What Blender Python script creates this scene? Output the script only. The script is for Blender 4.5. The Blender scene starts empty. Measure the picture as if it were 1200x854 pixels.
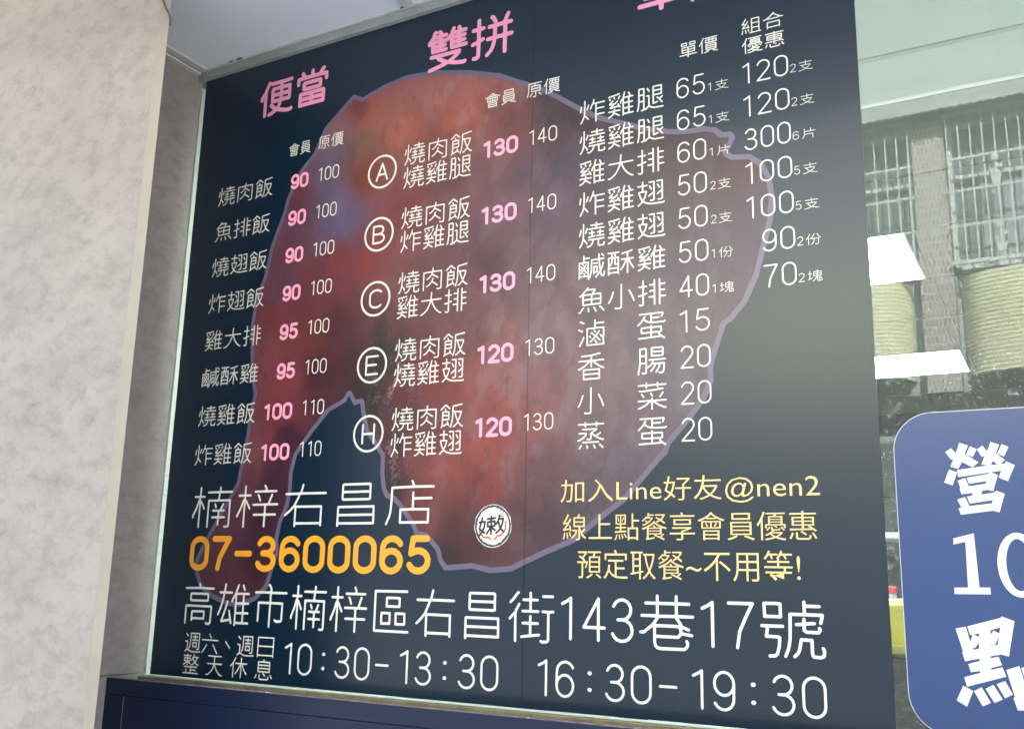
import bpy, bmesh, math, random
import numpy as np
from mathutils import Matrix, Vector, noise
from mathutils.geometry import delaunay_2d_cdt

random.seed(7)
scene = bpy.context.scene
COL = scene.collection
R = math.radians

# ---------------------------------------------------------------- camera
cam_data = bpy.data.cameras.new('camera')
cam = bpy.data.objects.new('camera', cam_data)
COL.objects.link(cam)
cam_data.sensor_width = 36.0
cam_data.lens = 34.81
cam_data.clip_start = 0.02
cam_data.clip_end = 2000.0
yaw, pitch, roll = -0.51278469, 0.21594591, 0.02255463
fwd = Vector((math.sin(yaw) * math.cos(pitch), math.cos(yaw) * math.cos(pitch), math.sin(pitch)))
rgt = Vector((math.cos(yaw), -math.sin(yaw), 0))
upv = rgt.cross(fwd)
r2 = rgt * math.cos(roll) + upv * math.sin(roll)
u2 = -rgt * math.sin(roll) + upv * math.cos(roll)
m = Matrix((r2, u2, -fwd)).transposed().to_4x4()
m.translation = Vector((0, 0, 1.5))
cam.matrix_world = m
scene.camera = cam

# ---------------------------------------------------------------- sky and sun
SUN_EL, SUN_AZ = 39.0, 22.0          # sun behind the shop, a little to the right (azimuth from +Y towards +X)
world = bpy.data.worlds.new('World')
scene.world = world
world.use_nodes = True
nt = world.node_tree
nt.nodes.clear()
sky = nt.nodes.new('ShaderNodeTexSky')
sky.sky_type = 'NISHITA'
sky.sun_disc = False
sky.sun_elevation = R(SUN_EL)
sky.sun_rotation = R(SUN_AZ)
sky.dust_density = 2.5
bg = nt.nodes.new('ShaderNodeBackground')
bg.inputs['Strength'].default_value = 0.13
wo = nt.nodes.new('ShaderNodeOutputWorld')
nt.links.new(sky.outputs[0], bg.inputs[0])
nt.links.new(bg.outputs[0], wo.inputs[0])
sun_d = bpy.data.lights.new('sun', 'SUN')
sun_d.energy = 5.0
sun_d.angle = R(0.5)
sun_d.color = (1.0, 0.975, 0.94)
sun = bpy.data.objects.new('sun', sun_d)
COL.objects.link(sun)
sd = Vector((math.sin(R(SUN_AZ)) * math.cos(R(SUN_EL)), math.cos(R(SUN_AZ)) * math.cos(R(SUN_EL)), math.sin(R(SUN_EL))))
sun.rotation_euler = sd.to_track_quat('Z', 'Y').to_euler()
sun.location = (0, 6, 12)

scene.render.engine = 'CYCLES'
scene.view_settings.view_transform = 'Standard'
scene.view_settings.look = 'None'
scene.view_settings.gamma = 1.0
scene.view_settings.use_curve_mapping = False
scene.view_settings.exposure = 3.2
scene.cycles.use_denoising = True
scene.cycles.max_bounces = 12
scene.cycles.transparent_max_bounces = 16
scene.cycles.sample_clamp_indirect = 8.0

# pen strokes of each character: x, z pairs in 1/200 of the character height, 999 lifts the pen
GLYPHS = {
'便': [93,78,96,77,106,66,124,52,999,98,128,148,128,999,98,128,98,157,100,160,148,160,999,98,128,99,96,146,96,999,37,124,38,128,51,147,58,150,999,202,190,148,189,999,76,198,60,163,58,150,999,148,189,92,190,999,148,189,148,160,999,195,128,194,160,148,160,999,195,128,148,128,999,195,128,194,96,147,96,999,146,96,147,96,999,146,96,141,74,129,52,999,208,38,209,38,999,84,32,103,38,119,47,124,52,999,148,128,148,160,999,148,128,147,96,999,205,36,198,33,172,37,141,46,129,52,999,59,32,58,150,999,129,52,124,52,999,38,116,36,118,999],
'當': [186,63,186,87,183,90,120,89,999,186,63,120,63,999,66,196,74,182,70,172,999,44,144,44,170,70,172,999,181,199,176,197,165,181,168,172,999,168,172,197,170,198,144,999,168,172,120,171,999,120,89,59,90,58,63,999,120,89,120,63,999,120,200,120,171,999,120,171,70,172,999,120,63,58,63,999,120,63,120,36,999,166,125,166,142,163,144,78,144,76,142,76,115,78,113,164,113,166,115,166,125,999,186,63,185,35,120,36,999,120,36,58,35,58,63,999],
'雙': [172,136,196,136,999,172,136,172,158,999,172,136,138,136,999,172,136,172,114,999,51,174,53,180,999,51,174,46,171,36,159,37,152,999,51,174,52,158,999,130,51,118,52,999,130,51,133,55,164,75,174,85,174,90,78,90,999,130,51,136,47,164,39,194,34,200,36,999,138,136,138,158,999,138,136,139,114,172,114,999,170,199,177,181,999,112,180,92,181,999,92,181,88,193,82,200,999,92,181,87,179,999,87,158,87,179,999,87,158,52,158,999,87,158,87,136,999,177,181,200,180,999,177,181,172,179,999,52,136,87,136,999,52,136,52,158,999,52,136,52,118,53,115,87,115,999,87,115,114,114,999,87,115,87,136,999,172,158,196,158,999,172,158,172,179,999,172,158,138,158,999,138,180,172,179,999,138,180,146,200,999,138,180,137,174,999,138,158,137,174,999,64,202,60,200,53,180,999,47,91,78,90,999,118,52,115,48,98,43,41,32,999,53,180,87,179,999,108,136,87,136,999,204,114,172,114,999,137,174,132,172,120,157,108,156,87,158,999,78,90,79,80,84,74,118,52,999],
'拼': [186,197,171,165,170,158,999,130,104,174,104,999,130,104,130,158,999,130,104,100,104,999,130,104,126,78,121,63,114,49,98,34,999,80,160,60,160,999,35,160,60,160,999,79,111,60,106,999,60,103,60,106,999,60,103,34,97,999,60,103,59,37,52,32,40,33,999,174,32,174,104,999,60,106,60,160,999,132,176,121,197,116,199,999,130,158,170,158,999,130,158,106,158,999,170,158,174,158,999,202,104,174,104,999,174,104,174,158,999,198,158,174,158,999,60,200,60,160,999],
'單': [119,32,119,58,999,119,87,182,87,183,116,999,119,87,119,116,999,119,87,60,87,59,116,999,119,87,119,58,999,119,116,183,116,999,119,116,119,144,999,119,116,59,116,999,119,58,202,58,999,119,58,38,58,999,119,144,181,145,183,142,183,116,999,119,144,60,145,59,116,999,180,195,185,195,188,192,188,170,186,167,138,166,136,168,135,192,137,195,180,195,999,54,194,103,194,105,192,105,168,102,166,55,167,53,170,54,194,999],
'點': [87,152,94,176,999,162,200,162,157,999,132,40,197,40,999,132,40,132,105,162,106,999,132,40,132,31,999,162,157,204,157,999,162,157,162,106,999,74,110,110,110,999,74,110,74,135,999,74,110,40,110,999,74,110,74,84,999,82,63,90,40,999,35,31,44,59,999,197,40,197,105,162,106,999,197,40,197,32,999,74,135,106,136,108,138,108,195,74,195,999,74,135,74,136,999,112,85,74,84,999,74,84,36,81,999,62,61,66,37,999,74,195,43,195,41,192,41,137,74,136,999,74,195,74,136,999,101,68,115,46,999,55,177,60,154,999],
'會': [153,131,147,118,999,170,60,170,83,166,85,74,85,72,82,72,60,999,170,60,72,60,999,86,169,86,169,999,86,169,84,170,999,86,169,85,170,999,84,170,85,170,999,84,170,81,171,43,154,36,155,999,86,132,94,118,999,119,106,178,105,180,108,179,145,119,144,999,119,106,119,144,999,119,106,61,105,59,108,60,145,119,144,999,85,170,86,169,999,156,172,195,157,201,155,206,156,999,156,172,153,167,148,166,92,166,86,169,999,170,60,170,37,168,36,72,36,72,60,999,156,172,120,199,87,174,85,170,999],
'員': [184,113,184,134,180,138,59,138,56,134,56,113,999,184,113,56,113,999,184,113,184,88,999,92,60,79,63,58,64,56,88,999,92,60,90,52,86,49,48,33,42,32,37,33,999,92,60,98,63,181,63,184,66,184,88,999,184,88,56,88,999,56,113,56,88,999,202,33,198,33,151,49,146,48,999,156,194,173,194,175,192,174,161,66,162,67,193,156,194,999],
'原': [126,158,131,172,999,126,158,88,156,86,126,999,126,158,183,156,185,152,185,126,999,37,39,46,66,52,96,54,189,201,190,999,97,72,72,42,999,86,126,185,126,999,86,126,87,96,135,94,999,185,126,185,98,183,95,135,94,999,135,94,134,35,128,31,112,30,107,32,999,173,69,197,41,999],
'價': [58,31,58,150,56,154,999,162,141,194,140,197,144,197,166,195,169,162,170,999,162,141,162,170,999,162,141,127,141,999,194,100,194,118,189,121,100,121,98,118,98,100,999,194,100,98,100,999,194,100,194,79,999,207,32,200,32,165,45,999,127,141,127,170,999,127,141,96,140,93,144,94,169,127,170,999,98,100,98,79,999,194,79,98,79,999,194,79,194,61,190,58,100,58,98,61,98,79,999,82,32,86,31,92,32,123,44,999,204,192,162,192,999,88,192,127,192,999,71,198,58,166,56,154,999,56,154,51,151,33,125,32,120,999,162,192,127,192,999,162,192,162,170,999,127,170,162,170,999,127,170,127,192,999],
'燒': [205,51,206,40,201,33,174,32,169,34,166,39,166,81,999,205,82,166,81,999,99,82,131,81,999,88,166,78,135,999,62,199,62,115,60,89,999,152,160,204,159,999,152,160,152,185,999,152,160,102,159,999,138,130,121,130,999,60,89,66,86,84,63,85,56,999,60,89,50,56,37,35,999,89,34,95,32,101,34,112,40,120,47,129,65,131,81,999,35,120,41,139,44,160,999,178,143,178,130,999,199,130,178,130,999,160,130,178,130,999,152,200,152,185,999,140,106,121,104,999,166,81,131,81,999,178,130,178,104,999,121,143,121,130,999,103,130,121,130,999,155,104,178,104,999,193,185,152,185,999,114,185,152,185,999,178,104,204,104,999,121,130,121,104,999,121,104,99,101,999],
'肉': [74,116,86,122,96,130,114,152,999,114,152,118,171,999,114,152,165,120,999,46,32,46,170,118,171,999,163,60,116,95,999,125,118,120,114,116,95,999,73,58,94,70,116,95,999,118,171,120,172,999,161,33,165,31,185,32,190,34,193,39,193,170,120,172,999,122,199,120,172,999],
'飯': [112,31,111,34,120,58,124,78,127,108,127,145,999,169,64,195,38,200,35,205,35,999,169,64,169,79,999,169,64,143,38,138,35,133,35,999,47,88,96,89,96,118,999,47,88,47,118,999,47,88,46,42,999,47,118,96,118,999,47,118,48,144,74,144,999,85,71,90,58,999,198,194,128,184,127,145,999,127,145,140,145,145,142,999,46,42,42,38,39,32,999,46,42,56,43,90,58,999,169,79,174,82,182,100,190,126,192,140,145,142,999,169,79,163,83,157,97,147,126,145,142,999,97,44,90,58,999,74,144,96,144,96,118,999,74,144,68,164,999,103,168,70,196,34,163,999],
'魚': [58,158,60,163,82,188,86,190,999,58,158,53,157,41,147,999,58,158,60,155,999,120,155,126,156,999,120,155,60,155,999,120,155,120,120,999,120,120,182,120,999,120,120,60,120,999,120,120,120,84,999,120,84,181,84,182,120,999,120,84,62,84,60,120,999,65,64,60,61,43,35,40,32,34,32,999,98,58,100,35,999,60,155,60,120,999,136,61,139,59,148,35,150,34,999,86,190,142,188,142,183,128,163,126,156,999,86,190,90,200,96,203,999,175,64,181,62,203,34,999,182,120,181,155,126,156,999],
'排': [64,160,85,160,999,64,160,64,200,999,64,160,38,160,999,64,160,64,106,999,170,125,201,125,999,170,125,170,167,999,170,125,170,83,999,137,125,137,167,999,137,125,108,125,999,137,125,137,84,999,137,84,103,84,999,137,84,137,32,999,107,167,137,167,999,205,83,170,83,999,87,111,64,106,999,64,106,63,103,999,40,36,44,33,50,32,58,33,62,36,64,43,63,103,999,202,167,170,167,999,170,167,170,199,999,137,167,137,199,999,170,32,170,83,999,63,103,39,97,34,98,999],
'翅': [68,66,68,62,999,68,66,82,90,92,126,91,129,67,130,999,196,122,196,192,163,192,999,196,122,191,121,165,101,999,196,122,196,65,189,60,170,61,999,67,200,67,172,999,68,62,94,44,124,36,200,34,207,38,999,68,62,38,35,999,166,166,178,144,999,67,172,95,172,999,67,172,36,172,999,67,172,67,130,999,142,118,142,192,111,192,999,142,118,137,116,109,94,999,142,118,142,65,137,61,120,60,999,124,142,113,164,999,68,66,63,70,54,86,42,127,43,129,67,130,999],
'炸': [36,121,42,161,999,124,169,146,168,999,124,169,131,199,999,124,169,121,168,106,133,999,202,82,146,82,999,146,168,146,127,999,146,168,205,169,999,91,58,70,86,63,88,999,83,134,93,165,999,63,88,66,128,66,200,999,63,88,54,61,39,35,999,146,82,146,127,999,146,82,146,32,999,146,127,201,127,999],
'雞': [175,121,199,121,999,175,121,175,162,999,175,121,136,121,999,175,121,175,81,999,173,194,182,174,178,162,999,175,40,204,40,999,175,40,175,81,999,175,40,137,40,999,136,121,136,152,134,154,999,136,121,136,81,999,46,163,42,173,999,76,88,74,75,999,136,161,175,162,999,136,161,146,201,999,136,161,134,154,999,64,154,44,134,43,129,76,130,999,103,162,112,180,999,175,81,199,81,999,175,81,136,81,999,76,167,73,178,999,136,81,137,40,999,113,74,74,75,999,134,154,129,151,119,134,119,125,999,136,31,137,40,999,36,74,73,74,999,202,161,178,162,999,108,198,77,192,38,188,999,96,145,80,130,76,130,999,73,74,74,75,999,73,74,70,60,999,178,162,175,162,999,108,35,84,53,70,60,999,113,99,108,107,999,100,122,108,107,999,46,104,46,103,999,46,104,74,126,76,130,999,46,104,46,103,999,36,32,46,36,56,42,64,49,70,60,999,108,107,49,101,46,103,999],
'大': [200,143,125,143,121,140,999,35,36,42,35,56,43,74,57,88,73,105,105,117,140,999,116,142,120,200,999,116,142,40,143,999,116,142,117,140,999,117,140,121,140,999,121,140,142,92,157,70,170,56,184,44,196,37,201,37,999],
'鹹': [173,202,174,164,999,99,94,88,106,999,99,94,100,46,999,99,94,100,150,69,151,999,208,64,210,57,207,44,204,35,198,33,193,37,190,42,182,68,999,39,104,47,101,52,96,999,39,104,39,150,69,151,999,39,104,40,68,999,40,68,51,71,70,98,999,40,68,39,46,999,39,46,100,46,999,39,46,39,32,999,162,136,138,136,999,70,98,86,75,999,70,98,70,101,999,69,130,62,138,999,76,60,70,68,999,52,121,70,101,999,106,182,69,182,999,100,46,100,34,103,31,999,69,182,69,201,999,69,182,69,151,999,138,68,161,68,160,111,139,111,138,68,999,138,68,138,57,999,70,101,84,130,999,202,133,193,98,186,81,183,79,999,183,79,178,105,174,164,999,183,79,182,68,999,103,31,102,20,999,103,31,111,34,120,72,122,94,123,164,174,164,999,205,185,192,200,999,182,68,179,66,167,49,154,34,154,30,999,205,164,174,164,999],
'酥': [80,157,82,157,999,80,157,61,157,999,80,157,81,108,85,106,103,106,999,164,186,128,180,999,164,186,164,137,999,164,186,193,196,999,202,64,183,100,172,131,172,136,999,60,157,61,157,999,60,157,60,194,999,60,157,38,156,40,100,999,38,77,103,77,999,38,77,40,100,999,38,77,38,44,999,60,194,82,194,999,60,194,35,194,999,164,136,164,137,999,164,136,157,136,999,164,136,164,32,999,125,136,157,136,999,172,136,201,136,999,172,136,164,137,999,82,157,103,156,103,106,999,82,157,82,194,999,82,194,105,194,999,103,77,103,106,999,103,77,103,44,999,38,44,103,44,999,38,44,38,31,999,122,59,122,63,135,82,144,100,157,136,999,61,157,61,132,58,115,50,102,40,100,999,103,44,103,34,999],
'腿': [77,148,77,192,74,194,44,194,44,148,999,77,148,44,148,999,77,148,77,100,999,34,34,40,58,44,100,999,44,100,77,100,999,44,100,44,148,999,198,66,180,94,999,111,54,132,41,148,35,204,34,999,111,54,111,132,96,133,999,111,54,103,50,88,35,77,38,999,166,108,180,94,999,112,166,101,188,999,180,94,200,109,999,140,162,194,162,999,140,162,140,191,143,193,194,193,194,162,999,140,162,140,130,999,61,32,72,33,77,38,999,140,130,194,131,194,162,999,77,100,77,38,999,168,75,147,69,140,68,140,130,999],
'組': [96,105,99,95,999,96,105,89,126,999,72,144,77,147,90,168,999,72,144,70,144,999,72,42,68,73,999,107,35,125,35,999,125,35,191,35,999,125,35,125,88,999,204,35,191,35,999,125,88,191,88,999,125,88,125,140,999,70,144,70,144,999,70,144,38,143,59,177,71,200,999,70,144,70,143,999,191,140,191,189,188,191,125,191,125,140,999,191,140,125,140,999,191,140,191,88,999,36,37,42,72,999,70,143,70,144,999,70,143,70,143,999,70,143,70,143,999,98,55,91,78,999,191,35,191,88,999,96,105,41,99,44,105,70,137,72,144,999],
'合': [122,190,147,168,170,152,173,146,999,122,190,125,199,999,122,190,118,189,87,160,70,148,68,144,999,173,144,180,140,999,173,144,173,146,999,173,144,169,137,164,136,76,136,70,138,68,144,999,175,42,175,96,172,98,68,97,67,42,999,175,42,67,42,999,175,42,175,34,999,206,138,173,146,999,68,144,60,142,42,133,33,136,999,67,32,67,42,999],
'優': [58,31,58,150,56,154,999,105,123,142,121,999,105,123,105,139,999,105,123,86,121,85,106,999,96,93,106,104,999,83,32,88,30,114,35,138,42,140,45,999,105,139,186,139,999,105,139,105,156,999,140,45,150,44,999,140,45,109,68,999,208,34,201,30,184,33,156,41,150,44,999,186,156,186,170,182,173,143,173,140,175,999,186,156,105,156,999,186,156,186,139,999,132,88,165,90,170,92,172,96,999,132,88,124,93,122,104,999,132,88,119,73,999,205,106,204,120,188,122,186,124,999,119,73,111,71,109,68,999,140,175,144,192,999,140,175,136,173,108,173,105,170,105,156,999,80,60,88,57,109,68,999,144,192,202,193,999,144,192,90,193,999,142,121,182,122,186,124,999,71,198,58,166,56,154,999,56,154,51,151,33,125,32,120,999,186,139,186,124,999,199,90,184,105,999,119,73,182,71,182,68,175,62,150,44,999,142,121,143,115,154,106,999],
'惠': [119,119,148,119,162,116,999,119,119,119,142,999,119,119,58,119,56,122,56,142,999,119,119,119,93,999,200,40,198,40,182,67,999,119,142,183,142,999,119,142,119,165,999,119,142,56,142,999,80,66,81,40,84,36,89,34,152,33,161,38,164,48,163,51,999,56,142,56,162,58,165,119,165,999,119,189,198,189,999,119,189,119,200,999,119,189,42,189,999,119,189,119,165,999,41,40,50,58,52,68,999,162,116,166,119,182,120,183,142,999,111,77,133,64,999,119,165,181,165,183,162,183,142,999,42,92,119,93,999,119,93,180,94,999,197,85,187,92,180,94,999,162,116,165,106,177,99,180,94,999],
'支': [78,122,120,124,999,78,122,52,124,999,204,36,198,34,168,41,139,51,126,58,124,61,999,33,36,42,33,72,41,102,52,113,57,117,61,999,43,170,120,170,999,120,170,196,170,999,120,170,120,200,999,120,170,120,124,999,124,61,126,65,144,78,160,95,174,116,176,122,120,124,999,124,61,117,61,999,78,122,78,114,75,110,78,102,94,82,114,65,117,61,999],
'片': [64,194,64,148,999,40,38,53,62,62,101,999,64,148,136,148,999,64,148,62,101,999,162,32,160,101,62,101,999,192,148,136,148,999,136,148,136,200,999],
'份': [92,34,106,46,118,63,128,93,132,122,999,144,35,149,32,165,32,170,35,174,42,180,70,182,121,132,122,999,94,128,96,130,999,94,128,94,128,999,98,134,99,134,999,98,134,97,134,999,98,134,100,134,999,99,134,100,134,999,99,134,100,134,999,130,197,126,194,116,169,99,140,97,134,999,87,120,88,128,96,132,999,202,130,189,144,181,157,165,196,999,96,130,100,124,105,123,132,122,999,96,130,96,132,999,96,132,97,134,999,60,32,60,147,58,150,999,76,199,61,163,58,150,999,36,120,37,127,51,147,58,150,999],
'塊': [144,182,150,181,999,144,182,150,200,156,204,999,144,182,106,181,105,146,999,144,111,151,111,999,144,111,148,146,999,144,111,144,111,999,60,72,84,79,88,84,999,60,72,60,152,999,60,72,58,69,36,61,999,105,146,148,146,999,105,146,106,112,144,111,999,149,147,196,146,999,149,147,150,181,999,149,147,148,146,999,38,152,60,152,999,205,46,206,43,204,37,198,32,162,32,154,36,152,42,151,111,999,81,152,60,152,999,196,146,196,181,150,181,999,196,146,196,112,151,111,999,60,198,60,152,999,144,111,135,85,123,62,111,47,95,34,999,195,83,201,65,169,62,181,93,999],
'小': [80,35,87,32,105,32,115,33,120,38,121,196,999,37,78,43,86,54,108,67,149,999,172,150,190,115,204,77,999],
'滷': [142,200,142,180,999,108,98,114,88,999,69,92,68,85,44,38,999,112,61,121,66,148,93,999,118,118,148,94,999,148,93,174,66,999,148,93,148,94,999,148,93,148,93,999,148,94,148,94,999,148,94,148,93,999,47,197,70,185,999,144,65,152,54,999,142,148,198,147,198,93,195,84,999,142,148,142,180,999,198,180,142,180,999,177,101,187,89,195,84,999,146,122,137,132,999,38,144,61,132,999,148,94,170,126,999,195,84,198,39,154,39,150,41,142,39,93,39,92,147,142,148,999],
'香': [120,189,55,186,999,120,189,120,157,999,120,189,172,198,177,197,999,68,68,174,68,999,68,68,68,95,72,97,172,97,174,94,174,68,999,202,155,132,155,999,34,103,41,102,73,120,100,143,105,149,107,155,999,107,155,120,157,999,107,155,38,155,999,132,155,120,157,999,132,155,135,148,159,128,184,111,202,104,999,120,116,120,157,999,174,68,174,38,172,37,69,37,68,68,999],
'腸': [86,147,86,192,84,194,47,193,48,147,999,86,147,48,147,999,86,147,86,99,999,48,147,47,99,999,47,99,86,99,999,47,99,42,60,36,36,38,28,999,132,118,206,118,999,132,118,106,118,999,132,118,122,92,999,148,36,165,66,174,92,999,87,71,103,73,122,92,999,87,71,86,99,999,87,71,85,35,82,33,69,31,62,36,999,168,34,174,30,186,31,190,33,195,45,198,66,199,91,174,92,999,191,169,191,193,187,195,121,195,120,169,999,191,169,120,169,999,191,169,191,145,188,143,121,143,120,169,999,146,92,174,92,999,146,92,122,92,999,146,92,134,68,116,44,999],
'菜': [202,40,198,38,192,40,157,59,131,79,128,86,999,120,32,120,86,999,86,200,86,187,999,185,136,168,109,999,128,86,202,86,999,128,86,120,86,999,154,174,154,187,999,38,86,111,86,999,69,112,58,130,999,120,86,120,100,999,120,86,111,86,999,113,133,119,120,122,117,999,184,160,178,161,144,156,91,151,64,150,44,151,999,154,187,202,187,999,154,187,154,200,999,154,187,86,187,999,86,187,39,187,999,86,187,86,172,999,111,86,108,80,81,58,48,40,38,38,999],
'蒸': [84,200,84,188,999,156,188,200,188,999,156,188,156,200,999,156,188,84,188,999,156,188,156,174,999,40,188,84,188,999,84,188,84,174,999,124,131,120,128,120,98,118,93,114,91,104,90,96,92,999,124,131,141,114,151,110,999,98,34,95,49,999,37,85,41,84,47,86,72,102,86,118,91,128,90,130,44,130,999,180,130,151,110,999,139,51,147,34,999,151,110,155,105,175,94,195,87,200,88,999,46,34,58,52,999,169,72,69,72,999,196,36,180,53,176,54,999,124,131,127,135,154,151,156,156,68,156,999],
'蛋': [80,175,75,172,72,161,999,166,70,156,72,120,72,999,166,70,182,74,182,100,181,104,120,104,999,120,192,192,192,193,186,186,170,999,120,192,47,192,999,120,192,120,164,999,120,40,182,43,999,120,40,120,72,999,120,40,41,38,999,169,164,120,164,999,120,72,120,104,999,120,72,61,72,58,76,58,101,60,104,120,104,999,120,104,120,116,999,201,31,187,41,182,43,999,72,161,87,147,96,142,113,136,120,136,999,72,161,53,138,37,124,999,120,164,120,136,999,206,138,199,134,134,134,120,136,999,166,70,168,57,180,48,182,43,999],
'楠': [150,41,150,72,999,62,31,62,142,999,98,180,150,180,999,150,72,177,72,999,150,72,150,100,999,150,72,122,72,999,62,142,67,140,80,116,82,110,999,62,142,60,147,999,62,201,62,162,999,146,144,198,144,198,38,196,34,193,32,180,32,999,146,144,150,180,999,146,144,102,144,102,32,999,38,162,61,162,999,132,128,137,116,999,157,101,174,101,999,157,101,169,128,999,157,101,150,100,999,61,162,60,147,999,61,162,62,162,999,124,101,150,100,999,150,180,151,180,999,62,162,81,162,999,33,73,33,80,46,109,56,144,60,147,999,152,200,151,180,999,151,180,204,180,999],
'梓': [64,146,64,162,999,64,146,59,142,49,110,35,79,34,74,999,64,146,64,142,999,197,177,151,177,999,107,80,153,80,999,64,162,88,162,999,64,162,64,201,999,64,162,38,162,999,153,122,102,122,999,153,122,153,80,999,153,122,166,122,999,107,177,151,177,999,131,139,124,158,121,162,999,166,122,204,122,999,166,122,180,162,999,153,80,198,80,999,153,80,153,32,999,86,108,70,139,64,142,999,151,177,155,188,148,201,999,64,31,64,142,999],
'右': [200,163,100,164,999,185,42,185,109,81,110,999,185,42,81,42,999,185,42,185,33,999,100,164,108,199,999,100,164,96,163,999,81,32,81,42,999,96,163,40,163,999,96,163,92,150,75,113,999,81,42,81,110,999,39,76,58,93,75,113,999,75,113,81,110,999],
'昌': [172,164,172,192,168,194,70,194,67,191,67,164,999,172,164,67,164,999,172,164,172,136,168,134,70,134,67,138,67,164,999,52,40,52,73,999,52,40,52,31,999,52,73,188,73,999,52,73,52,103,54,105,187,105,188,73,999,52,40,188,40,188,73,999],
'店': [130,91,130,132,999,130,132,195,132,999,130,132,130,154,999,133,177,201,176,999,133,177,125,199,999,133,177,53,175,52,112,50,82,46,63,36,36,999,130,91,86,90,86,41,185,41,185,90,130,91,999],
'高': [83,52,153,52,154,80,151,82,85,81,83,78,83,52,999,83,52,83,44,999,117,200,123,182,999,39,180,123,182,999,46,31,46,103,48,105,192,104,194,101,192,36,185,31,172,31,168,34,999,123,182,200,180,999,74,128,168,128,172,131,171,154,168,157,72,157,70,154,70,131,74,128,999],
'雄': [96,90,106,54,999,200,163,173,163,999,129,162,130,162,999,129,162,130,170,141,198,999,129,162,129,161,999,39,166,63,166,999,131,82,173,82,999,131,82,131,122,999,131,82,131,41,999,130,161,130,162,999,130,161,129,161,999,130,161,131,122,999,131,41,173,41,999,131,41,131,32,999,167,197,175,180,999,173,122,200,122,999,173,122,173,163,999,173,122,131,122,999,173,122,173,82,999,106,166,64,166,999,129,161,124,158,111,136,110,130,999,84,128,76,100,56,46,64,46,106,54,999,173,163,130,162,999,173,82,200,82,999,173,82,173,41,999,173,41,203,41,999,110,40,106,54,999,63,166,59,140,51,111,43,90,35,74,999,63,166,64,166,999,64,166,68,200,999],
'市': [38,171,118,172,999,57,55,57,129,119,129,999,119,33,119,129,999,202,171,119,171,999,119,129,184,128,183,60,179,57,169,55,156,55,148,60,999,119,129,119,171,999,118,172,122,184,114,200,108,202,999,118,172,119,171,999],
'區': [200,40,48,40,46,42,46,191,192,192,999,132,167,159,166,159,134,100,134,100,166,132,167,999,184,81,183,108,143,108,144,68,182,68,184,70,184,81,999,77,89,78,108,116,108,116,69,78,68,77,89,999],
'街': [143,176,116,176,999,158,34,163,31,178,32,183,34,186,39,186,135,999,146,136,116,136,999,150,55,116,51,999,116,200,116,176,999,36,167,47,177,65,200,68,201,999,186,135,204,136,999,186,135,164,136,999,57,31,56,128,999,202,189,166,189,999,86,94,116,94,999,116,176,88,176,999,116,176,116,136,999,145,94,116,94,999,116,118,116,94,999,34,109,50,126,56,128,999,56,128,58,137,71,160,999,116,136,85,136,999,82,46,116,51,999,116,94,116,51,999],
'巷': [78,106,155,106,164,100,999,78,106,74,110,999,78,106,78,72,999,150,137,151,137,999,150,137,89,136,999,150,137,152,130,164,114,167,104,999,184,60,187,54,185,44,180,38,174,35,98,34,88,36,81,42,78,53,78,72,999,36,137,88,137,999,74,110,87,129,89,136,999,74,110,42,84,31,84,999,78,72,156,72,166,84,999,164,100,167,104,999,164,100,166,84,999,192,177,151,177,999,200,79,166,84,999,190,96,176,102,167,104,999,151,177,151,200,999,151,177,88,177,999,151,177,151,137,999,151,137,204,137,999,88,177,88,200,999,88,177,49,177,999,88,177,88,137,999,88,137,89,136,999],
'號': [156,188,197,188,999,156,188,156,200,999,156,188,156,162,999,100,34,109,57,114,85,116,162,156,162,999,35,124,52,124,999,56,32,70,33,77,39,83,62,85,89,83,91,47,92,52,124,999,94,124,52,124,999,204,62,207,55,206,43,204,38,196,35,178,36,175,40,174,46,174,85,145,86,139,54,134,43,125,34,999,156,162,204,162,205,160,200,138,999,196,122,198,117,193,109,161,109,154,114,154,133,999,154,133,154,134,999,154,133,133,131,999,154,148,154,134,999,182,136,154,134,999,76,194,89,192,89,153,44,153,43,193,76,194,999],
'週': [207,40,202,37,197,36,121,35,101,39,72,52,63,54,999,117,136,144,136,999,65,170,44,191,999,172,136,144,136,999,84,67,91,86,96,114,97,193,190,194,192,191,192,67,191,63,188,59,169,58,999,63,54,63,123,38,124,999,63,54,39,38,999,144,136,144,164,999,170,164,144,164,999,144,164,144,176,999,144,164,119,164,999,138,114,164,113,164,79,123,80,123,113,138,114,999],
'六': [153,108,197,39,200,38,999,42,37,66,71,86,106,999,201,147,40,147,999,130,168,125,171,113,197,999],
'、': [74,43,44,72,999],
'日': [63,46,178,46,999,63,46,63,118,999,63,46,63,34,999,63,118,178,118,999,63,118,63,186,65,187,178,187,178,118,999,178,46,178,118,999,178,46,178,36,999],
'整': [70,36,120,36,999,70,36,70,68,999,70,36,36,36,999,140,171,142,177,146,180,999,140,171,144,168,155,149,167,134,999,140,171,129,157,130,151,999,78,190,116,190,999,78,190,78,201,999,78,190,37,190,999,78,190,78,169,999,168,134,167,134,999,168,134,168,133,999,168,134,181,151,191,178,999,146,180,152,200,156,202,999,146,180,191,178,999,191,178,204,179,999,110,121,92,131,79,130,999,78,169,108,169,111,165,110,144,78,144,999,78,169,46,169,43,166,44,144,78,144,999,78,169,78,144,999,120,92,191,92,999,120,92,49,92,999,120,92,120,64,999,167,134,167,133,999,79,130,78,139,999,79,130,78,111,999,78,144,78,139,999,208,113,202,110,197,112,179,123,168,133,999,126,112,131,110,142,115,167,133,999,168,133,167,133,999,78,139,73,138,56,122,41,112,38,111,33,112,999,120,64,178,64,999,120,64,120,36,999,204,36,120,36,999],
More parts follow.
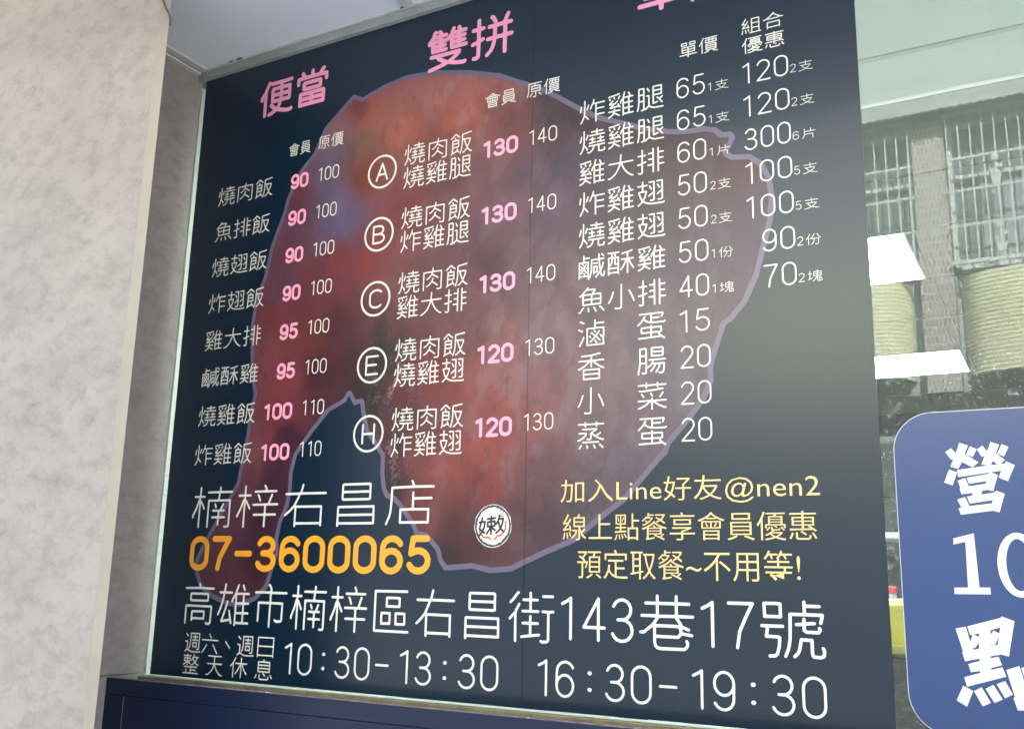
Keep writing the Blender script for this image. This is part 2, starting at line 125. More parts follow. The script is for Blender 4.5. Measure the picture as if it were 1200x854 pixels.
'天': [118,120,123,115,142,79,157,62,173,48,190,38,200,35,208,37,999,118,120,118,121,999,117,123,118,184,999,117,123,41,124,999,117,123,118,121,999,118,121,123,124,199,124,999,190,185,118,184,999,118,184,48,185,999,118,120,115,116,103,86,88,66,75,54,57,42,41,35,33,37,999],
'休': [145,197,145,149,999,203,63,191,76,173,103,152,149,999,64,32,62,152,999,142,147,142,147,999,142,147,138,150,89,150,999,142,147,142,146,999,145,149,152,149,999,145,149,142,147,999,142,146,142,147,999,142,146,142,146,999,142,146,145,142,145,32,999,152,149,203,150,999,87,62,111,90,137,141,142,146,999,34,124,56,149,62,152,999,62,152,65,163,83,197,999],
'息': [66,128,174,128,999,66,128,66,156,999,66,128,67,100,110,100,118,98,999,112,184,172,183,174,180,174,156,999,112,184,118,202,999,112,184,67,183,66,156,999,53,71,41,44,999,198,48,184,75,999,174,156,66,156,999,174,156,174,128,999,80,73,81,42,84,38,90,35,153,35,159,37,164,42,166,52,164,58,999,174,128,174,103,172,100,124,100,118,98,999,132,66,117,84,118,98,999],
'加': [74,38,80,34,96,35,101,39,105,47,109,93,110,161,66,162,999,66,162,66,197,999,66,162,38,162,999,66,162,64,121,58,84,50,60,36,36,999,195,36,195,49,999,142,34,142,49,999,142,49,195,49,999,142,49,142,174,144,176,195,175,195,49,999],
'入': [202,35,201,41,179,59,168,73,158,89,127,148,120,152,999,120,152,117,162,110,172,89,192,999,120,152,101,102,87,78,72,60,56,45,43,37,36,37,999],
'好': [122,186,192,185,190,178,184,170,161,145,160,116,999,160,116,204,116,999,160,116,114,116,999,160,116,159,36,152,32,132,32,999,54,160,56,160,999,54,160,36,160,999,54,160,42,102,75,78,999,97,52,96,55,84,68,75,74,999,56,160,97,158,89,112,75,78,999,56,160,62,200,999,75,78,75,74,999,75,74,52,46,39,36,36,35,999],
'友': [85,124,89,124,999,85,124,91,167,999,85,124,63,72,50,52,40,42,999,42,167,91,167,999,132,62,136,62,999,132,62,107,90,89,124,999,132,62,119,52,100,41,78,33,70,36,999,91,167,92,168,999,89,124,174,125,173,117,163,96,136,62,999,136,62,149,52,172,41,196,33,206,36,999,92,168,94,200,999,92,168,199,167,999],
'線': [70,144,73,146,86,168,999,70,144,38,143,67,198,999,70,144,68,138,42,105,40,98,999,35,36,42,72,999,173,78,164,93,159,96,999,173,78,175,72,186,57,196,47,202,44,999,173,78,196,97,999,87,104,90,94,999,87,104,82,124,999,87,104,40,98,999,159,96,158,121,999,159,96,157,35,150,31,136,31,999,110,93,135,93,137,91,132,76,124,63,112,49,103,43,999,82,78,88,56,999,118,152,194,152,999,118,152,118,180,148,181,999,118,152,118,122,158,121,999,63,72,66,41,999,158,121,194,122,194,152,999,194,152,193,180,148,181,999,153,199,148,181,999,38,98,40,98,999],
'上': [113,41,202,41,999,113,41,113,136,999,113,41,38,41,999,188,136,113,136,999,113,197,113,136,999],
'餐': [38,128,42,126,50,129,67,137,74,143,999,67,111,42,103,36,104,999,67,111,67,109,999,56,154,63,151,74,143,999,138,174,162,160,999,126,65,108,68,73,68,999,126,65,129,57,164,44,999,126,65,130,68,165,68,172,87,999,174,96,164,106,126,107,999,174,96,174,94,999,174,96,176,103,172,110,172,114,999,191,143,168,160,999,67,109,68,108,999,67,109,68,108,999,78,176,82,174,104,174,105,172,90,154,78,144,74,143,999,172,114,194,110,999,202,101,174,94,999,73,68,72,87,999,162,160,168,160,999,162,160,160,157,145,149,138,149,999,172,87,174,94,999,172,87,72,87,999,68,108,69,105,72,102,999,72,87,72,102,999,72,102,78,106,126,107,999,184,62,165,48,164,44,999,126,107,117,119,999,134,194,190,193,191,190,185,180,168,160,999,164,44,188,32,999,114,194,79,194,78,176,999,67,111,100,129,120,144,147,126,172,114,999,78,176,75,174,58,174,38,156,33,156,999,122,42,112,39,74,35,73,68,999],
'享': [200,184,122,185,999,116,202,121,193,122,185,999,202,69,120,69,999,122,185,40,184,999,82,33,88,30,108,30,117,33,120,40,120,69,999,120,69,38,69,999,130,159,173,158,175,156,175,134,173,130,69,130,66,131,66,156,68,159,130,159,999,56,106,173,105,170,101,123,85,120,80,120,69,999],
'預': [204,32,181,49,176,50,999,84,128,85,138,68,154,999,84,128,68,128,999,68,154,47,165,999,68,154,93,183,95,191,39,192,999,68,128,34,128,999,68,128,67,37,64,34,58,32,46,32,42,34,999,124,99,196,99,999,124,99,124,130,999,124,99,124,70,128,68,195,68,196,99,999,124,130,196,130,999,124,130,124,160,154,161,999,196,99,196,130,999,196,130,196,160,154,161,999,116,192,160,191,999,160,191,204,192,999,160,191,154,161,999,103,32,110,33,138,50,143,50,999,84,128,104,127,94,96,999],
'定': [68,80,71,108,999,68,80,65,78,52,50,39,34,999,68,80,72,78,84,59,92,52,110,42,120,40,999,120,40,120,92,999,120,40,126,37,150,34,198,34,204,37,999,70,139,120,139,999,44,150,45,178,124,179,999,196,150,194,178,124,179,999,111,202,116,200,123,186,124,179,999,172,139,120,139,999,180,92,120,92,999,120,139,120,92,999],
'取': [128,35,144,50,162,72,166,74,999,36,192,50,191,999,50,63,98,69,999,50,63,50,108,999,50,63,35,60,999,98,32,98,69,999,98,69,98,70,999,98,70,117,73,999,98,70,98,108,999,50,108,98,108,999,50,108,50,150,999,166,74,193,43,201,37,204,37,999,166,74,166,83,999,113,192,98,191,999,98,108,98,150,999,166,83,172,90,187,127,194,153,197,177,137,178,999,166,83,161,87,150,115,143,142,137,178,999,137,178,128,178,999,50,150,98,150,999,50,150,50,191,999,98,150,98,191,999,50,191,98,191,999],
'不': [118,150,120,33,999,118,150,122,162,132,178,134,186,999,118,150,111,148,71,108,52,95,39,89,999,42,186,134,186,999,134,186,198,186,999,200,92,158,126,144,136,142,136,999],
'用': [57,92,121,92,999,57,92,58,140,999,57,92,49,56,38,35,38,28,999,121,92,190,92,999,121,92,121,140,999,121,92,121,34,999,121,186,189,186,190,140,999,121,186,58,186,58,140,999,121,186,121,140,999,190,92,190,140,999,190,92,190,41,188,36,178,32,158,32,153,34,999,121,140,190,140,999,121,140,58,140,999],
'等': [134,186,157,184,999,134,186,139,202,999,61,200,56,186,999,202,185,157,184,999,36,111,120,112,999,56,142,120,142,999,74,73,43,80,999,74,73,78,64,100,45,999,74,73,76,76,999,110,185,73,184,999,32,163,39,164,53,184,56,186,999,56,186,73,184,999,169,163,159,178,157,184,999,160,110,120,112,999,160,110,160,80,999,160,110,204,111,999,120,112,120,142,999,185,142,120,142,999,127,33,132,31,146,31,155,33,159,35,160,80,999,76,76,84,78,160,80,999,76,76,76,77,999,80,164,73,184,999,76,77,76,77,999,199,80,160,80,999,134,186,118,166,116,158,120,153,120,142,999],
'嫩': [37,160,50,160,999,172,199,168,165,999,88,41,89,46,100,64,113,93,118,96,999,118,31,118,90,999,51,160,74,160,76,158,70,104,60,74,999,51,160,56,202,999,51,160,50,160,999,73,50,66,63,60,68,999,144,120,142,127,141,151,118,152,999,144,120,141,107,118,106,999,118,201,118,180,999,144,62,142,67,124,89,118,90,999,118,151,118,152,999,118,151,96,151,94,148,94,108,118,106,999,118,151,118,106,999,118,96,118,90,999,118,96,118,106,999,118,180,144,180,999,118,180,92,180,999,118,180,118,152,999,164,143,166,141,175,93,178,82,181,80,999,164,143,168,165,999,60,74,57,75,38,97,50,160,999,60,74,60,68,999,152,36,164,48,180,70,999,204,36,195,48,184,68,180,70,999,60,68,46,45,37,34,36,29,999,181,80,180,70,999,164,143,161,141,153,122,144,120,999,168,165,198,164,193,118,186,90,181,80,999],
}
LEG_OUTLINE = [(-1.3232, 2.5597), (-1.2983, 2.5456), (-1.2439, 2.5616), (-1.1801, 2.571), (-1.1101, 2.5644), (-1.0256, 2.5447), (-0.9454, 2.518), (-0.9079, 2.4964), (-0.8663, 2.4756), (-0.818, 2.4446), (-0.7878, 2.422), (-0.76, 2.4003), (-0.7191, 2.3732), (-0.6727, 2.3528), (-0.6408, 2.3368), (-0.585, 2.3162), (-0.5478, 2.3082), (-0.5123, 2.3062), (-0.492, 2.2995), (-0.4816, 2.2874), (-0.4658, 2.2865), (-0.4589, 2.2751), (-0.4666, 2.2585), (-0.4733, 2.2498), (-0.4639, 2.2415), (-0.4326, 2.2368), (-0.4108, 2.2174), (-0.3981, 2.1883), (-0.3938, 2.1525), (-0.3978, 2.1129), (-0.4115, 2.0634), (-0.4257, 2.0143), (-0.446, 1.9718), (-0.4574, 1.9588), (-0.4718, 1.9425), (-0.4846, 1.9355), (-0.495, 1.906), (-0.5049, 1.8786), (-0.5087, 1.8625), (-0.5077, 1.8403), (-0.5226, 1.8079), (-0.5456, 1.7796), (-0.5626, 1.7609), (-0.5874, 1.7349), (-0.5923, 1.7189), (-0.6035, 1.7106), (-0.633, 1.6786), (-0.6715, 1.6384), (-0.6925, 1.6249), (-0.741, 1.59), (-0.7656, 1.5708), (-0.8097, 1.5543), (-0.8608, 1.5334), (-0.8912, 1.519), (-0.9358, 1.5153), (-0.9745, 1.5232), (-1.0363, 1.5185), (-1.0505, 1.5357), (-1.0562, 1.555), (-1.0838, 1.5803), (-1.1063, 1.5836), (-1.1148, 1.6019), (-1.1491, 1.6406), (-1.1649, 1.6537), (-1.1811, 1.6572), (-1.1905, 1.6743), (-1.1967, 1.7068), (-1.1966, 1.74), (-1.2128, 1.7607), (-1.2408, 1.7935), (-1.252, 1.8313), (-1.2557, 1.8529), (-1.2731, 1.8492), (-1.2869, 1.8712), (-1.2948, 1.8573), (-1.3375, 1.8402), (-1.374, 1.803), (-1.4032, 1.7695), (-1.4187, 1.7491), (-1.4264, 1.7144), (-1.4256, 1.6802), (-1.4306, 1.6454), (-1.4474, 1.6111), (-1.4536, 1.5776), (-1.4486, 1.55), (-1.4606, 1.5161), (-1.4721, 1.4777), (-1.5025, 1.4509), (-1.549, 1.4356), (-1.5836, 1.438), (-1.6315, 1.4527), (-1.6694, 1.4752), (-1.6854, 1.5059), (-1.6873, 1.5353), (-1.6632, 1.5778), (-1.6246, 1.6349), (-1.5828, 1.6981), (-1.5745, 1.7556), (-1.566, 1.7989), (-1.5612, 1.8583), (-1.5532, 1.8922), (-1.5668, 1.9358), (-1.5793, 2.045), (-1.5755, 2.0825), (-1.5671, 2.1257), (-1.5504, 2.1639), (-1.5369, 2.2352), (-1.5161, 2.2853), (-1.5059, 2.3124), (-1.5008, 2.3405), (-1.4876, 2.363), (-1.4661, 2.4047), (-1.4289, 2.439), (-1.4013, 2.4959), (-1.3666, 2.5244)]
# printed colour of the picture at points of the poster (x, z, then linear red, green, blue)
LEG_COLOURS = [(-1.1263, 2.5354, 0.2229, 0.0726, 0.0655), (-0.9974, 2.514, 0.252, 0.0855, 0.0759), (-0.9155, 2.4846, 0.1935, 0.0684, 0.0628), (-0.8367, 2.4324, 0.0355, 0.0218, 0.0252), (-0.7893, 2.3907, 0.0268, 0.0166, 0.0237), (-1.2842, 2.5114, 0.2337, 0.0613, 0.0499), (-1.3288, 2.5381, 0.1256, 0.0262, 0.0259), (-1.354, 2.4856, 0.1715, 0.0784, 0.0908), (-1.3615, 2.4255, 0.0942, 0.0653, 0.1017), (-1.3937, 2.3704, 0.0857, 0.0628, 0.1068), (-1.3402, 2.3003, 0.1003, 0.0782, 0.1325), (-1.3245, 2.2483, 0.0744, 0.0607, 0.1299), (-1.2787, 2.4289, 0.13, 0.059, 0.0372), (-1.2513, 2.3635, 0.1244, 0.0224, 0.0139), (-1.1885, 2.4499, 0.2388, 0.0618, 0.0392), (-1.0574, 2.4409, 0.2237, 0.0588, 0.0408), (-0.9951, 2.4462, 0.2409, 0.0649, 0.0474), (-1.1186, 2.3765, 0.1403, 0.0288, 0.0216), (-0.9131, 2.3904, 0.1031, 0.0319, 0.03), (-1.1774, 2.2531, 0.1096, 0.0146, 0.013), (-1.4656, 2.3425, 0.0929, 0.0253, 0.0355), (-1.4601, 2.2802, 0.074, 0.0328, 0.0563), (-1.478, 2.2022, 0.0911, 0.0337, 0.0511), (-1.4001, 2.1516, 0.1036, 0.0253, 0.0344), (-1.3313, 2.181, 0.1251, 0.0259, 0.0273), (-1.2388, 2.1676, 0.1325, 0.02, 0.0167), (-1.4958, 2.1247, 0.085, 0.0343, 0.058), (-1.5135, 2.0478, 0.1131, 0.0269, 0.0318), (-1.4354, 2.001, 0.1175, 0.0273, 0.0285), (-1.3416, 2.0104, 0.054, 0.0144, 0.0215), (-1.274, 2.0219, 0.0606, 0.015, 0.0191), (-1.2914, 1.9498, 0.0369, 0.0067, 0.0159), (-1.3809, 1.9205, 0.039, 0.01, 0.0189), (-1.4755, 1.9093, 0.139, 0.031, 0.0321), (-1.5272, 1.9325, 0.1421, 0.0443, 0.0514), (-1.4459, 1.8509, 0.1004, 0.0236, 0.0314), (-1.3315, 1.8799, 0.0609, 0.0184, 0.0298), (-1.2453, 1.9275, 0.006, 0.0042, 0.0045), (-1.2417, 1.8733, 0.0049, 0.004, 0.004), (-1.2257, 1.9619, 0.0109, 0.0102, 0.007), (-1.5367, 1.7813, 0.14, 0.0464, 0.0596), (-1.491, 1.8163, 0.1349, 0.032, 0.0396), (-1.4408, 1.7951, 0.0298, 0.0098, 0.025), (-1.529, 1.7067, 0.0824, 0.0305, 0.0461), (-1.4802, 1.7052, 0.0321, 0.0108, 0.0234), (-1.5708, 1.6342, 0.072, 0.0273, 0.0425), (-1.4971, 1.6331, 0.0291, 0.011, 0.0224), (-1.6359, 1.543, 0.0707, 0.0236, 0.0389), (-1.5121, 1.5438, 0.0412, 0.0121, 0.0214), (-1.5776, 1.4718, 0.0571, 0.018, 0.0304), (-1.1908, 2.1047, 0.1278, 0.0359, 0.0325), (-1.1039, 2.0752, 0.0809, 0.0237, 0.0279), (-1.0721, 2.2914, 0.0866, 0.0212, 0.0238), (-0.9906, 2.3135, 0.0979, 0.0394, 0.0468), (-0.9085, 2.2079, 0.0951, 0.0427, 0.0579), (-0.9449, 2.1251, 0.0557, 0.0157, 0.0275), (-0.9812, 2.0422, 0.1041, 0.038, 0.0462), (-0.8722, 2.2908, 0.0636, 0.0319, 0.0494), (-0.8325, 2.1778, 0.0589, 0.0291, 0.0523), (-0.7972, 2.2764, 0.0341, 0.018, 0.0366), (-0.7253, 2.3148, 0.03, 0.018, 0.0343), (-0.7248, 2.1771, 0.0293, 0.0135, 0.0291), (-0.6559, 2.2493, 0.0234, 0.0115, 0.0219), (-0.6229, 2.1599, 0.0257, 0.0118, 0.0184), (-0.5563, 2.2633, 0.0281, 0.0114, 0.0154), (-0.5593, 2.0693, 0.0398, 0.0204, 0.0429), (-0.4784, 2.2153, 0.0341, 0.0129, 0.015), (-0.4481, 2.2095, 0.0416, 0.0133, 0.0142), (-0.435, 2.144, 0.0397, 0.0203, 0.0413), (-0.4673, 2.056, 0.0436, 0.0231, 0.0468), (-0.8674, 2.0624, 0.0876, 0.0433, 0.0572), (-0.8286, 1.9406, 0.1055, 0.0588, 0.0754), (-0.7242, 2.0109, 0.0596, 0.0358, 0.0559), (-0.6248, 1.9204, 0.0597, 0.0417, 0.0657), (-0.5627, 1.8536, 0.0607, 0.0457, 0.0703), (-0.8273, 1.8591, 0.1283, 0.0529, 0.0605), (-0.9011, 1.9144, 0.172, 0.0679, 0.0639), (-0.9753, 1.8706, 0.1751, 0.0449, 0.0357), (-0.899, 1.8319, 0.1828, 0.0369, 0.0296), (-1.0347, 1.8922, 0.1382, 0.0223, 0.0191), (-1.0961, 1.9146, 0.1071, 0.0133, 0.014), (-1.1567, 1.8846, 0.0663, 0.0095, 0.0119), (-0.9714, 1.7545, 0.2036, 0.0431, 0.0323), (-0.9149, 1.7358, 0.1737, 0.0349, 0.0285), (-0.8616, 1.7811, 0.16, 0.0487, 0.0504), (-1.0458, 1.692, 0.1669, 0.0324, 0.0267), (-1.1071, 1.7273, 0.1235, 0.0254, 0.0255), (-1.1499, 1.7629, 0.0333, 0.0065, 0.0118), (-1.1667, 1.6956, 0.0099, 0.004, 0.005), (-1.0829, 1.6437, 0.1029, 0.0194, 0.0194), (-0.9691, 1.6896, 0.1181, 0.0185, 0.0168), (-0.7235, 1.8511, 0.1083, 0.0652, 0.0788), (-0.7568, 1.7753, 0.1091, 0.0626, 0.0745), (-0.658, 1.7397, 0.0687, 0.0467, 0.0682), (-0.8244, 1.6852, 0.0782, 0.0324, 0.0392), (-0.7229, 1.6821, 0.0683, 0.0474, 0.0623), (-0.8938, 1.6248, 0.0658, 0.0194, 0.0246), (-1.0033, 1.5944, 0.0383, 0.0066, 0.0086), (-1.0197, 1.5313, 0.0127, 0.004, 0.0061), (-0.8229, 1.5934, 0.0375, 0.0191, 0.0285), (-0.7556, 1.6228, 0.0501, 0.0349, 0.0492)]
SIGN_CUT = {'ying': [[[-0.1345, 1.7166], [-0.1229, 1.7119], [-0.1287, 1.6999], [-0.1107, 1.6867], [-0.1193, 1.6795], [-0.1328, 1.6882], [-0.1387, 1.6779], [-0.1492, 1.6816], [-0.1441, 1.6929], [-0.1475, 1.6922], [-0.1547, 1.7038], [-0.1463, 1.7089], [-0.1404, 1.7012]], [[-0.1205, 1.7107], [-0.1119, 1.7062], [-0.1178, 1.6946], [-0.1266, 1.6993]], [[-0.0927, 1.7159], [-0.0816, 1.7113], [-0.0867, 1.6989], [-0.0756, 1.6888], [-0.0818, 1.6835], [-0.0859, 1.6828], [-0.0916, 1.6882], [-0.095, 1.6812], [-0.1072, 1.6833], [-0.102, 1.6951], [-0.106, 1.6949], [-0.1115, 1.7057], [-0.1038, 1.711], [-0.0981, 1.7023]], [[-0.0782, 1.7119], [-0.0695, 1.7075], [-0.0764, 1.694], [-0.085, 1.6985]], [[-0.1403, 1.6764], [-0.0993, 1.6814], [-0.076, 1.6837], [-0.0744, 1.6869], [-0.0634, 1.6807], [-0.074, 1.658], [-0.0859, 1.6636], [-0.0814, 1.6734], [-0.1395, 1.6658]], [[-0.1512, 1.6774], [-0.1405, 1.6731], [-0.1478, 1.6538], [-0.1591, 1.6585]], [[-0.1406, 1.6605], [-0.1303, 1.6642], [-0.1261, 1.652], [-0.1035, 1.655], [-0.1021, 1.659], [-0.1254, 1.6555], [-0.1284, 1.6646], [-0.0995, 1.6692], [-0.0964, 1.6717], [-0.0866, 1.6676], [-0.0941, 1.644], [-0.1019, 1.6462], [-0.1085, 1.6451], [-0.1104, 1.6396], [-0.0933, 1.6419], [-0.0905, 1.6447], [-0.0796, 1.6401], [-0.0882, 1.6135], [-0.0969, 1.616], [-0.1396, 1.6108], [-0.1422, 1.6202], [-0.1381, 1.6209], [-0.1429, 1.633], [-0.1322, 1.6365], [-0.1272, 1.6231], [-0.0973, 1.6266], [-0.0955, 1.6313], [-0.1267, 1.6268], [-0.1296, 1.6373], [-0.1233, 1.6378], [-0.1212, 1.6422], [-0.1368, 1.6405], [-0.1387, 1.6491], [-0.1376, 1.6502]]], 'dian': [[[-0.1579, 1.4487], [-0.144, 1.452], [-0.1398, 1.4313], [-0.136, 1.4406], [-0.1396, 1.4409], [-0.142, 1.4525], [-0.0976, 1.4659], [-0.0971, 1.468], [-0.0808, 1.4619], [-0.0915, 1.4134], [-0.1014, 1.4158], [-0.115, 1.4126], [-0.1146, 1.4101], [-0.1046, 1.4127], [-0.1012, 1.4013], [-0.1151, 1.3969], [-0.1153, 1.3942], [-0.1008, 1.3988], [-0.0969, 1.3862], [-0.1482, 1.3694], [-0.1509, 1.3822], [-0.1299, 1.3892], [-0.1297, 1.3919], [-0.1418, 1.3895], [-0.1444, 1.4005], [-0.1293, 1.4055], [-0.1291, 1.4087], [-0.1484, 1.404], [-0.1515, 1.4165], [-0.1499, 1.4171]], [[-0.1531, 1.3705], [-0.1406, 1.3641], [-0.1501, 1.3422], [-0.1631, 1.35]], [[-0.1396, 1.3642], [-0.1293, 1.3701], [-0.119, 1.3497], [-0.1298, 1.3442]], [[-0.1245, 1.3683], [-0.1139, 1.3742], [-0.1037, 1.3554], [-0.1145, 1.3499]], [[-0.1099, 1.3755], [-0.0987, 1.3803], [-0.0904, 1.3629], [-0.1006, 1.357]], [[-0.0962, 1.3953], [-0.0793, 1.4015], [-0.0682, 1.3499], [-0.0707, 1.3426], [-0.0859, 1.3425], [-0.0903, 1.3584], [-0.088, 1.3596]], [[-0.0772, 1.3991], [-0.0523, 1.4067], [-0.0498, 1.3916], [-0.0575, 1.3891], [-0.0568, 1.3528], [-0.0673, 1.35]]], 'dholes': [[[-0.1361, 1.441], [-0.1274, 1.4435], [-0.1278, 1.4382], [-0.1335, 1.4412]], [[-0.1383, 1.4244], [-0.1345, 1.4225], [-0.1283, 1.4308], [-0.1289, 1.4223], [-0.1356, 1.4203]], [[-0.1123, 1.4484], [-0.0996, 1.4525], [-0.1012, 1.4442], [-0.1084, 1.4479], [-0.1128, 1.4421]], [[-0.1142, 1.4287], [-0.1117, 1.427], [-0.1072, 1.4297], [-0.1021, 1.4404], [-0.1043, 1.4292], [-0.1083, 1.428]]], 'one': [[-0.152, 1.5767], [-0.1243, 1.5838], [-0.1222, 1.5071], [-0.1082, 1.5074], [-0.108, 1.4978], [-0.1558, 1.4972], [-0.1557, 1.5064], [-0.1373, 1.5068], [-0.1364, 1.5717], [-0.1526, 1.5678]], 'zero': [[-0.0965, 1.5388], [-0.0842, 1.5389], [-0.0689, 1.5841], [-0.0695, 1.5761], [-0.0759, 1.4949], [-0.0752, 1.5039]]}


# ================================================================ helpers
def lin(c):
    c = c / 255.0
    return c / 12.92 if c <= 0.04045 else ((c + 0.055) / 1.055) ** 2.4

def srgb(r, g, b): return (lin(r), lin(g), lin(b), 1.0)

def mat(name, colour, rough=0.6, spec=0.5, metal=0.0, grain=None, bump=None, scale=20.0):
    """principled material; grain = (colour2, contrast) noise variation of the colour; bump = strength"""
    mt = bpy.data.materials.new(name)
    mt.use_nodes = True
    t = mt.node_tree
    b = t.nodes['Principled BSDF']
    b.inputs['Base Color'].default_value = colour if len(colour) == 4 else (*colour, 1)
    b.inputs['Roughness'].default_value = rough
    b.inputs['Specular IOR Level'].default_value = spec
    b.inputs['Metallic'].default_value = metal
    if grain or bump:
        tc = t.nodes.new('ShaderNodeTexCoord')
        n = t.nodes.new('ShaderNodeTexNoise')
        n.inputs['Scale'].default_value = scale
        n.inputs['Detail'].default_value = 8
        n.inputs['Roughness'].default_value = 0.65
        t.links.new(tc.outputs['Object'], n.inputs['Vector'])
        if grain:
            rp = t.nodes.new('ShaderNodeValToRGB')
            rp.color_ramp.elements[0].position = 0.3
            rp.color_ramp.elements[1].position = 0.7
            rp.color_ramp.elements[0].color = grain if len(grain) == 4 else (*grain, 1)
            rp.color_ramp.elements[1].color = colour if len(colour) == 4 else (*colour, 1)
            t.links.new(n.outputs['Fac'], rp.inputs['Fac'])
            t.links.new(rp.outputs['Color'], b.inputs['Base Color'])
        if bump:
            bm_ = t.nodes.new('ShaderNodeBump')
            bm_.inputs['Strength'].default_value = bump
            bm_.inputs['Distance'].default_value = 0.002
            t.links.new(n.outputs['Fac'], bm_.inputs['Height'])
            t.links.new(bm_.outputs['Normal'], b.inputs['Normal'])
    return mt

def emit_mat(name, colour, strength):
    mt = bpy.data.materials.new(name)
    mt.use_nodes = True
    b = mt.node_tree.nodes['Principled BSDF']
    b.inputs['Base Color'].default_value = (0.8, 0.8, 0.8, 1)
    b.inputs['Emission Color'].default_value = colour
    b.inputs['Emission Strength'].default_value = strength
    return mt

def cladding_mat(name, base, dark, light, streak=(1.0, 1.0, 0.35)):
    """cement-look board: broad cloudy patches, fine smudges and hairline scratches"""
    mt = bpy.data.materials.new(name)
    mt.use_nodes = True
    t = mt.node_tree
    b = t.nodes['Principled BSDF']
    b.inputs['Roughness'].default_value = 0.62
    b.inputs['Specular IOR Level'].default_value = 0.35
    L = t.links.new
    tc = t.nodes.new('ShaderNodeTexCoord')
    mp = t.nodes.new('ShaderNodeMapping')
    mp.inputs['Rotation'].default_value = (0, R(-20), 0)
    mp.inputs['Scale'].default_value = (1.0, 1.0, 1.6)
    L(tc.outputs['Object'], mp.inputs['Vector'])
    def nz(sc, det, rg, dist=0.0):
        n = t.nodes.new('ShaderNodeTexNoise')
        n.inputs['Scale'].default_value = sc
        n.inputs['Detail'].default_value = det
        n.inputs['Roughness'].default_value = rg
        n.inputs['Distortion'].default_value = dist
        L(mp.outputs[0], n.inputs['Vector'])
        return n
    def ramp(src, a, b_, ca=(0, 0, 0, 1), cb=(1, 1, 1, 1)):
        r = t.nodes.new('ShaderNodeValToRGB')
        r.color_ramp.elements[0].position = a
        r.color_ramp.elements[1].position = b_
        r.color_ramp.elements[0].color = ca
        r.color_ramp.elements[1].color = cb
        L(src, r.inputs['Fac'])
        return r
    def mix(f, a, b_):
        x = t.nodes.new('ShaderNodeMix')
        x.data_type = 'RGBA'
        if isinstance(f, float): x.inputs[0].default_value = f
        else: L(f, x.inputs[0])
        for s, v in ((6, a), (7, b_)):
            if isinstance(v, tuple): x.inputs[s].default_value = v
            else: L(v, x.inputs[s])
        return x.outputs[2]
    broad = ramp(nz(3.2, 6, 0.6, 0.1).outputs['Fac'], 0.36, 0.66)
    mid = ramp(nz(19.0, 9, 0.76, 0.15).outputs['Fac'], 0.46, 0.72)
    fine = ramp(nz(60.0, 6, 0.7).outputs['Fac'], 0.35, 0.75)
    smud = ramp(nz(60.0, 9, 0.8, 0.5).outputs['Fac'], 0.58, 0.66)
    c = mix(broad.outputs[0], light, base)
    m1 = t.nodes.new('ShaderNodeMath'); m1.operation = 'MULTIPLY'
    L(mid.outputs[0], m1.inputs[0]); m1.inputs[1].default_value = 0.70
    c = mix(m1.outputs[0], c, dark)
    m2 = t.nodes.new('ShaderNodeMath'); m2.operation = 'MULTIPLY'
    L(smud.outputs[0], m2.inputs[0]); L(mid.outputs[0], m2.inputs[1])
    m3 = t.nodes.new('ShaderNodeMath'); m3.operation = 'MULTIPLY'
    L(m2.outputs[0], m3.inputs[0]); m3.inputs[1].default_value = 0.95
    c = mix(m3.outputs[0], c, tuple(v * 0.6 for v in dark[:3]) + (1,))
    m4 = t.nodes.new('ShaderNodeMath'); m4.operation = 'MULTIPLY'
    L(fine.outputs[0], m4.inputs[0]); m4.inputs[1].default_value = 0.12
    c = mix(m4.outputs[0], c, dark)
    L(c, b.inputs['Base Color'])
    bu = t.nodes.new('ShaderNodeBump')
    bu.inputs['Strength'].default_value = 0.15
    bu.inputs['Distance'].default_value = 0.002
    L(fine.outputs[0], bu.inputs['Height'])
    L(bu.outputs[0], b.inputs['Normal'])
    return mt

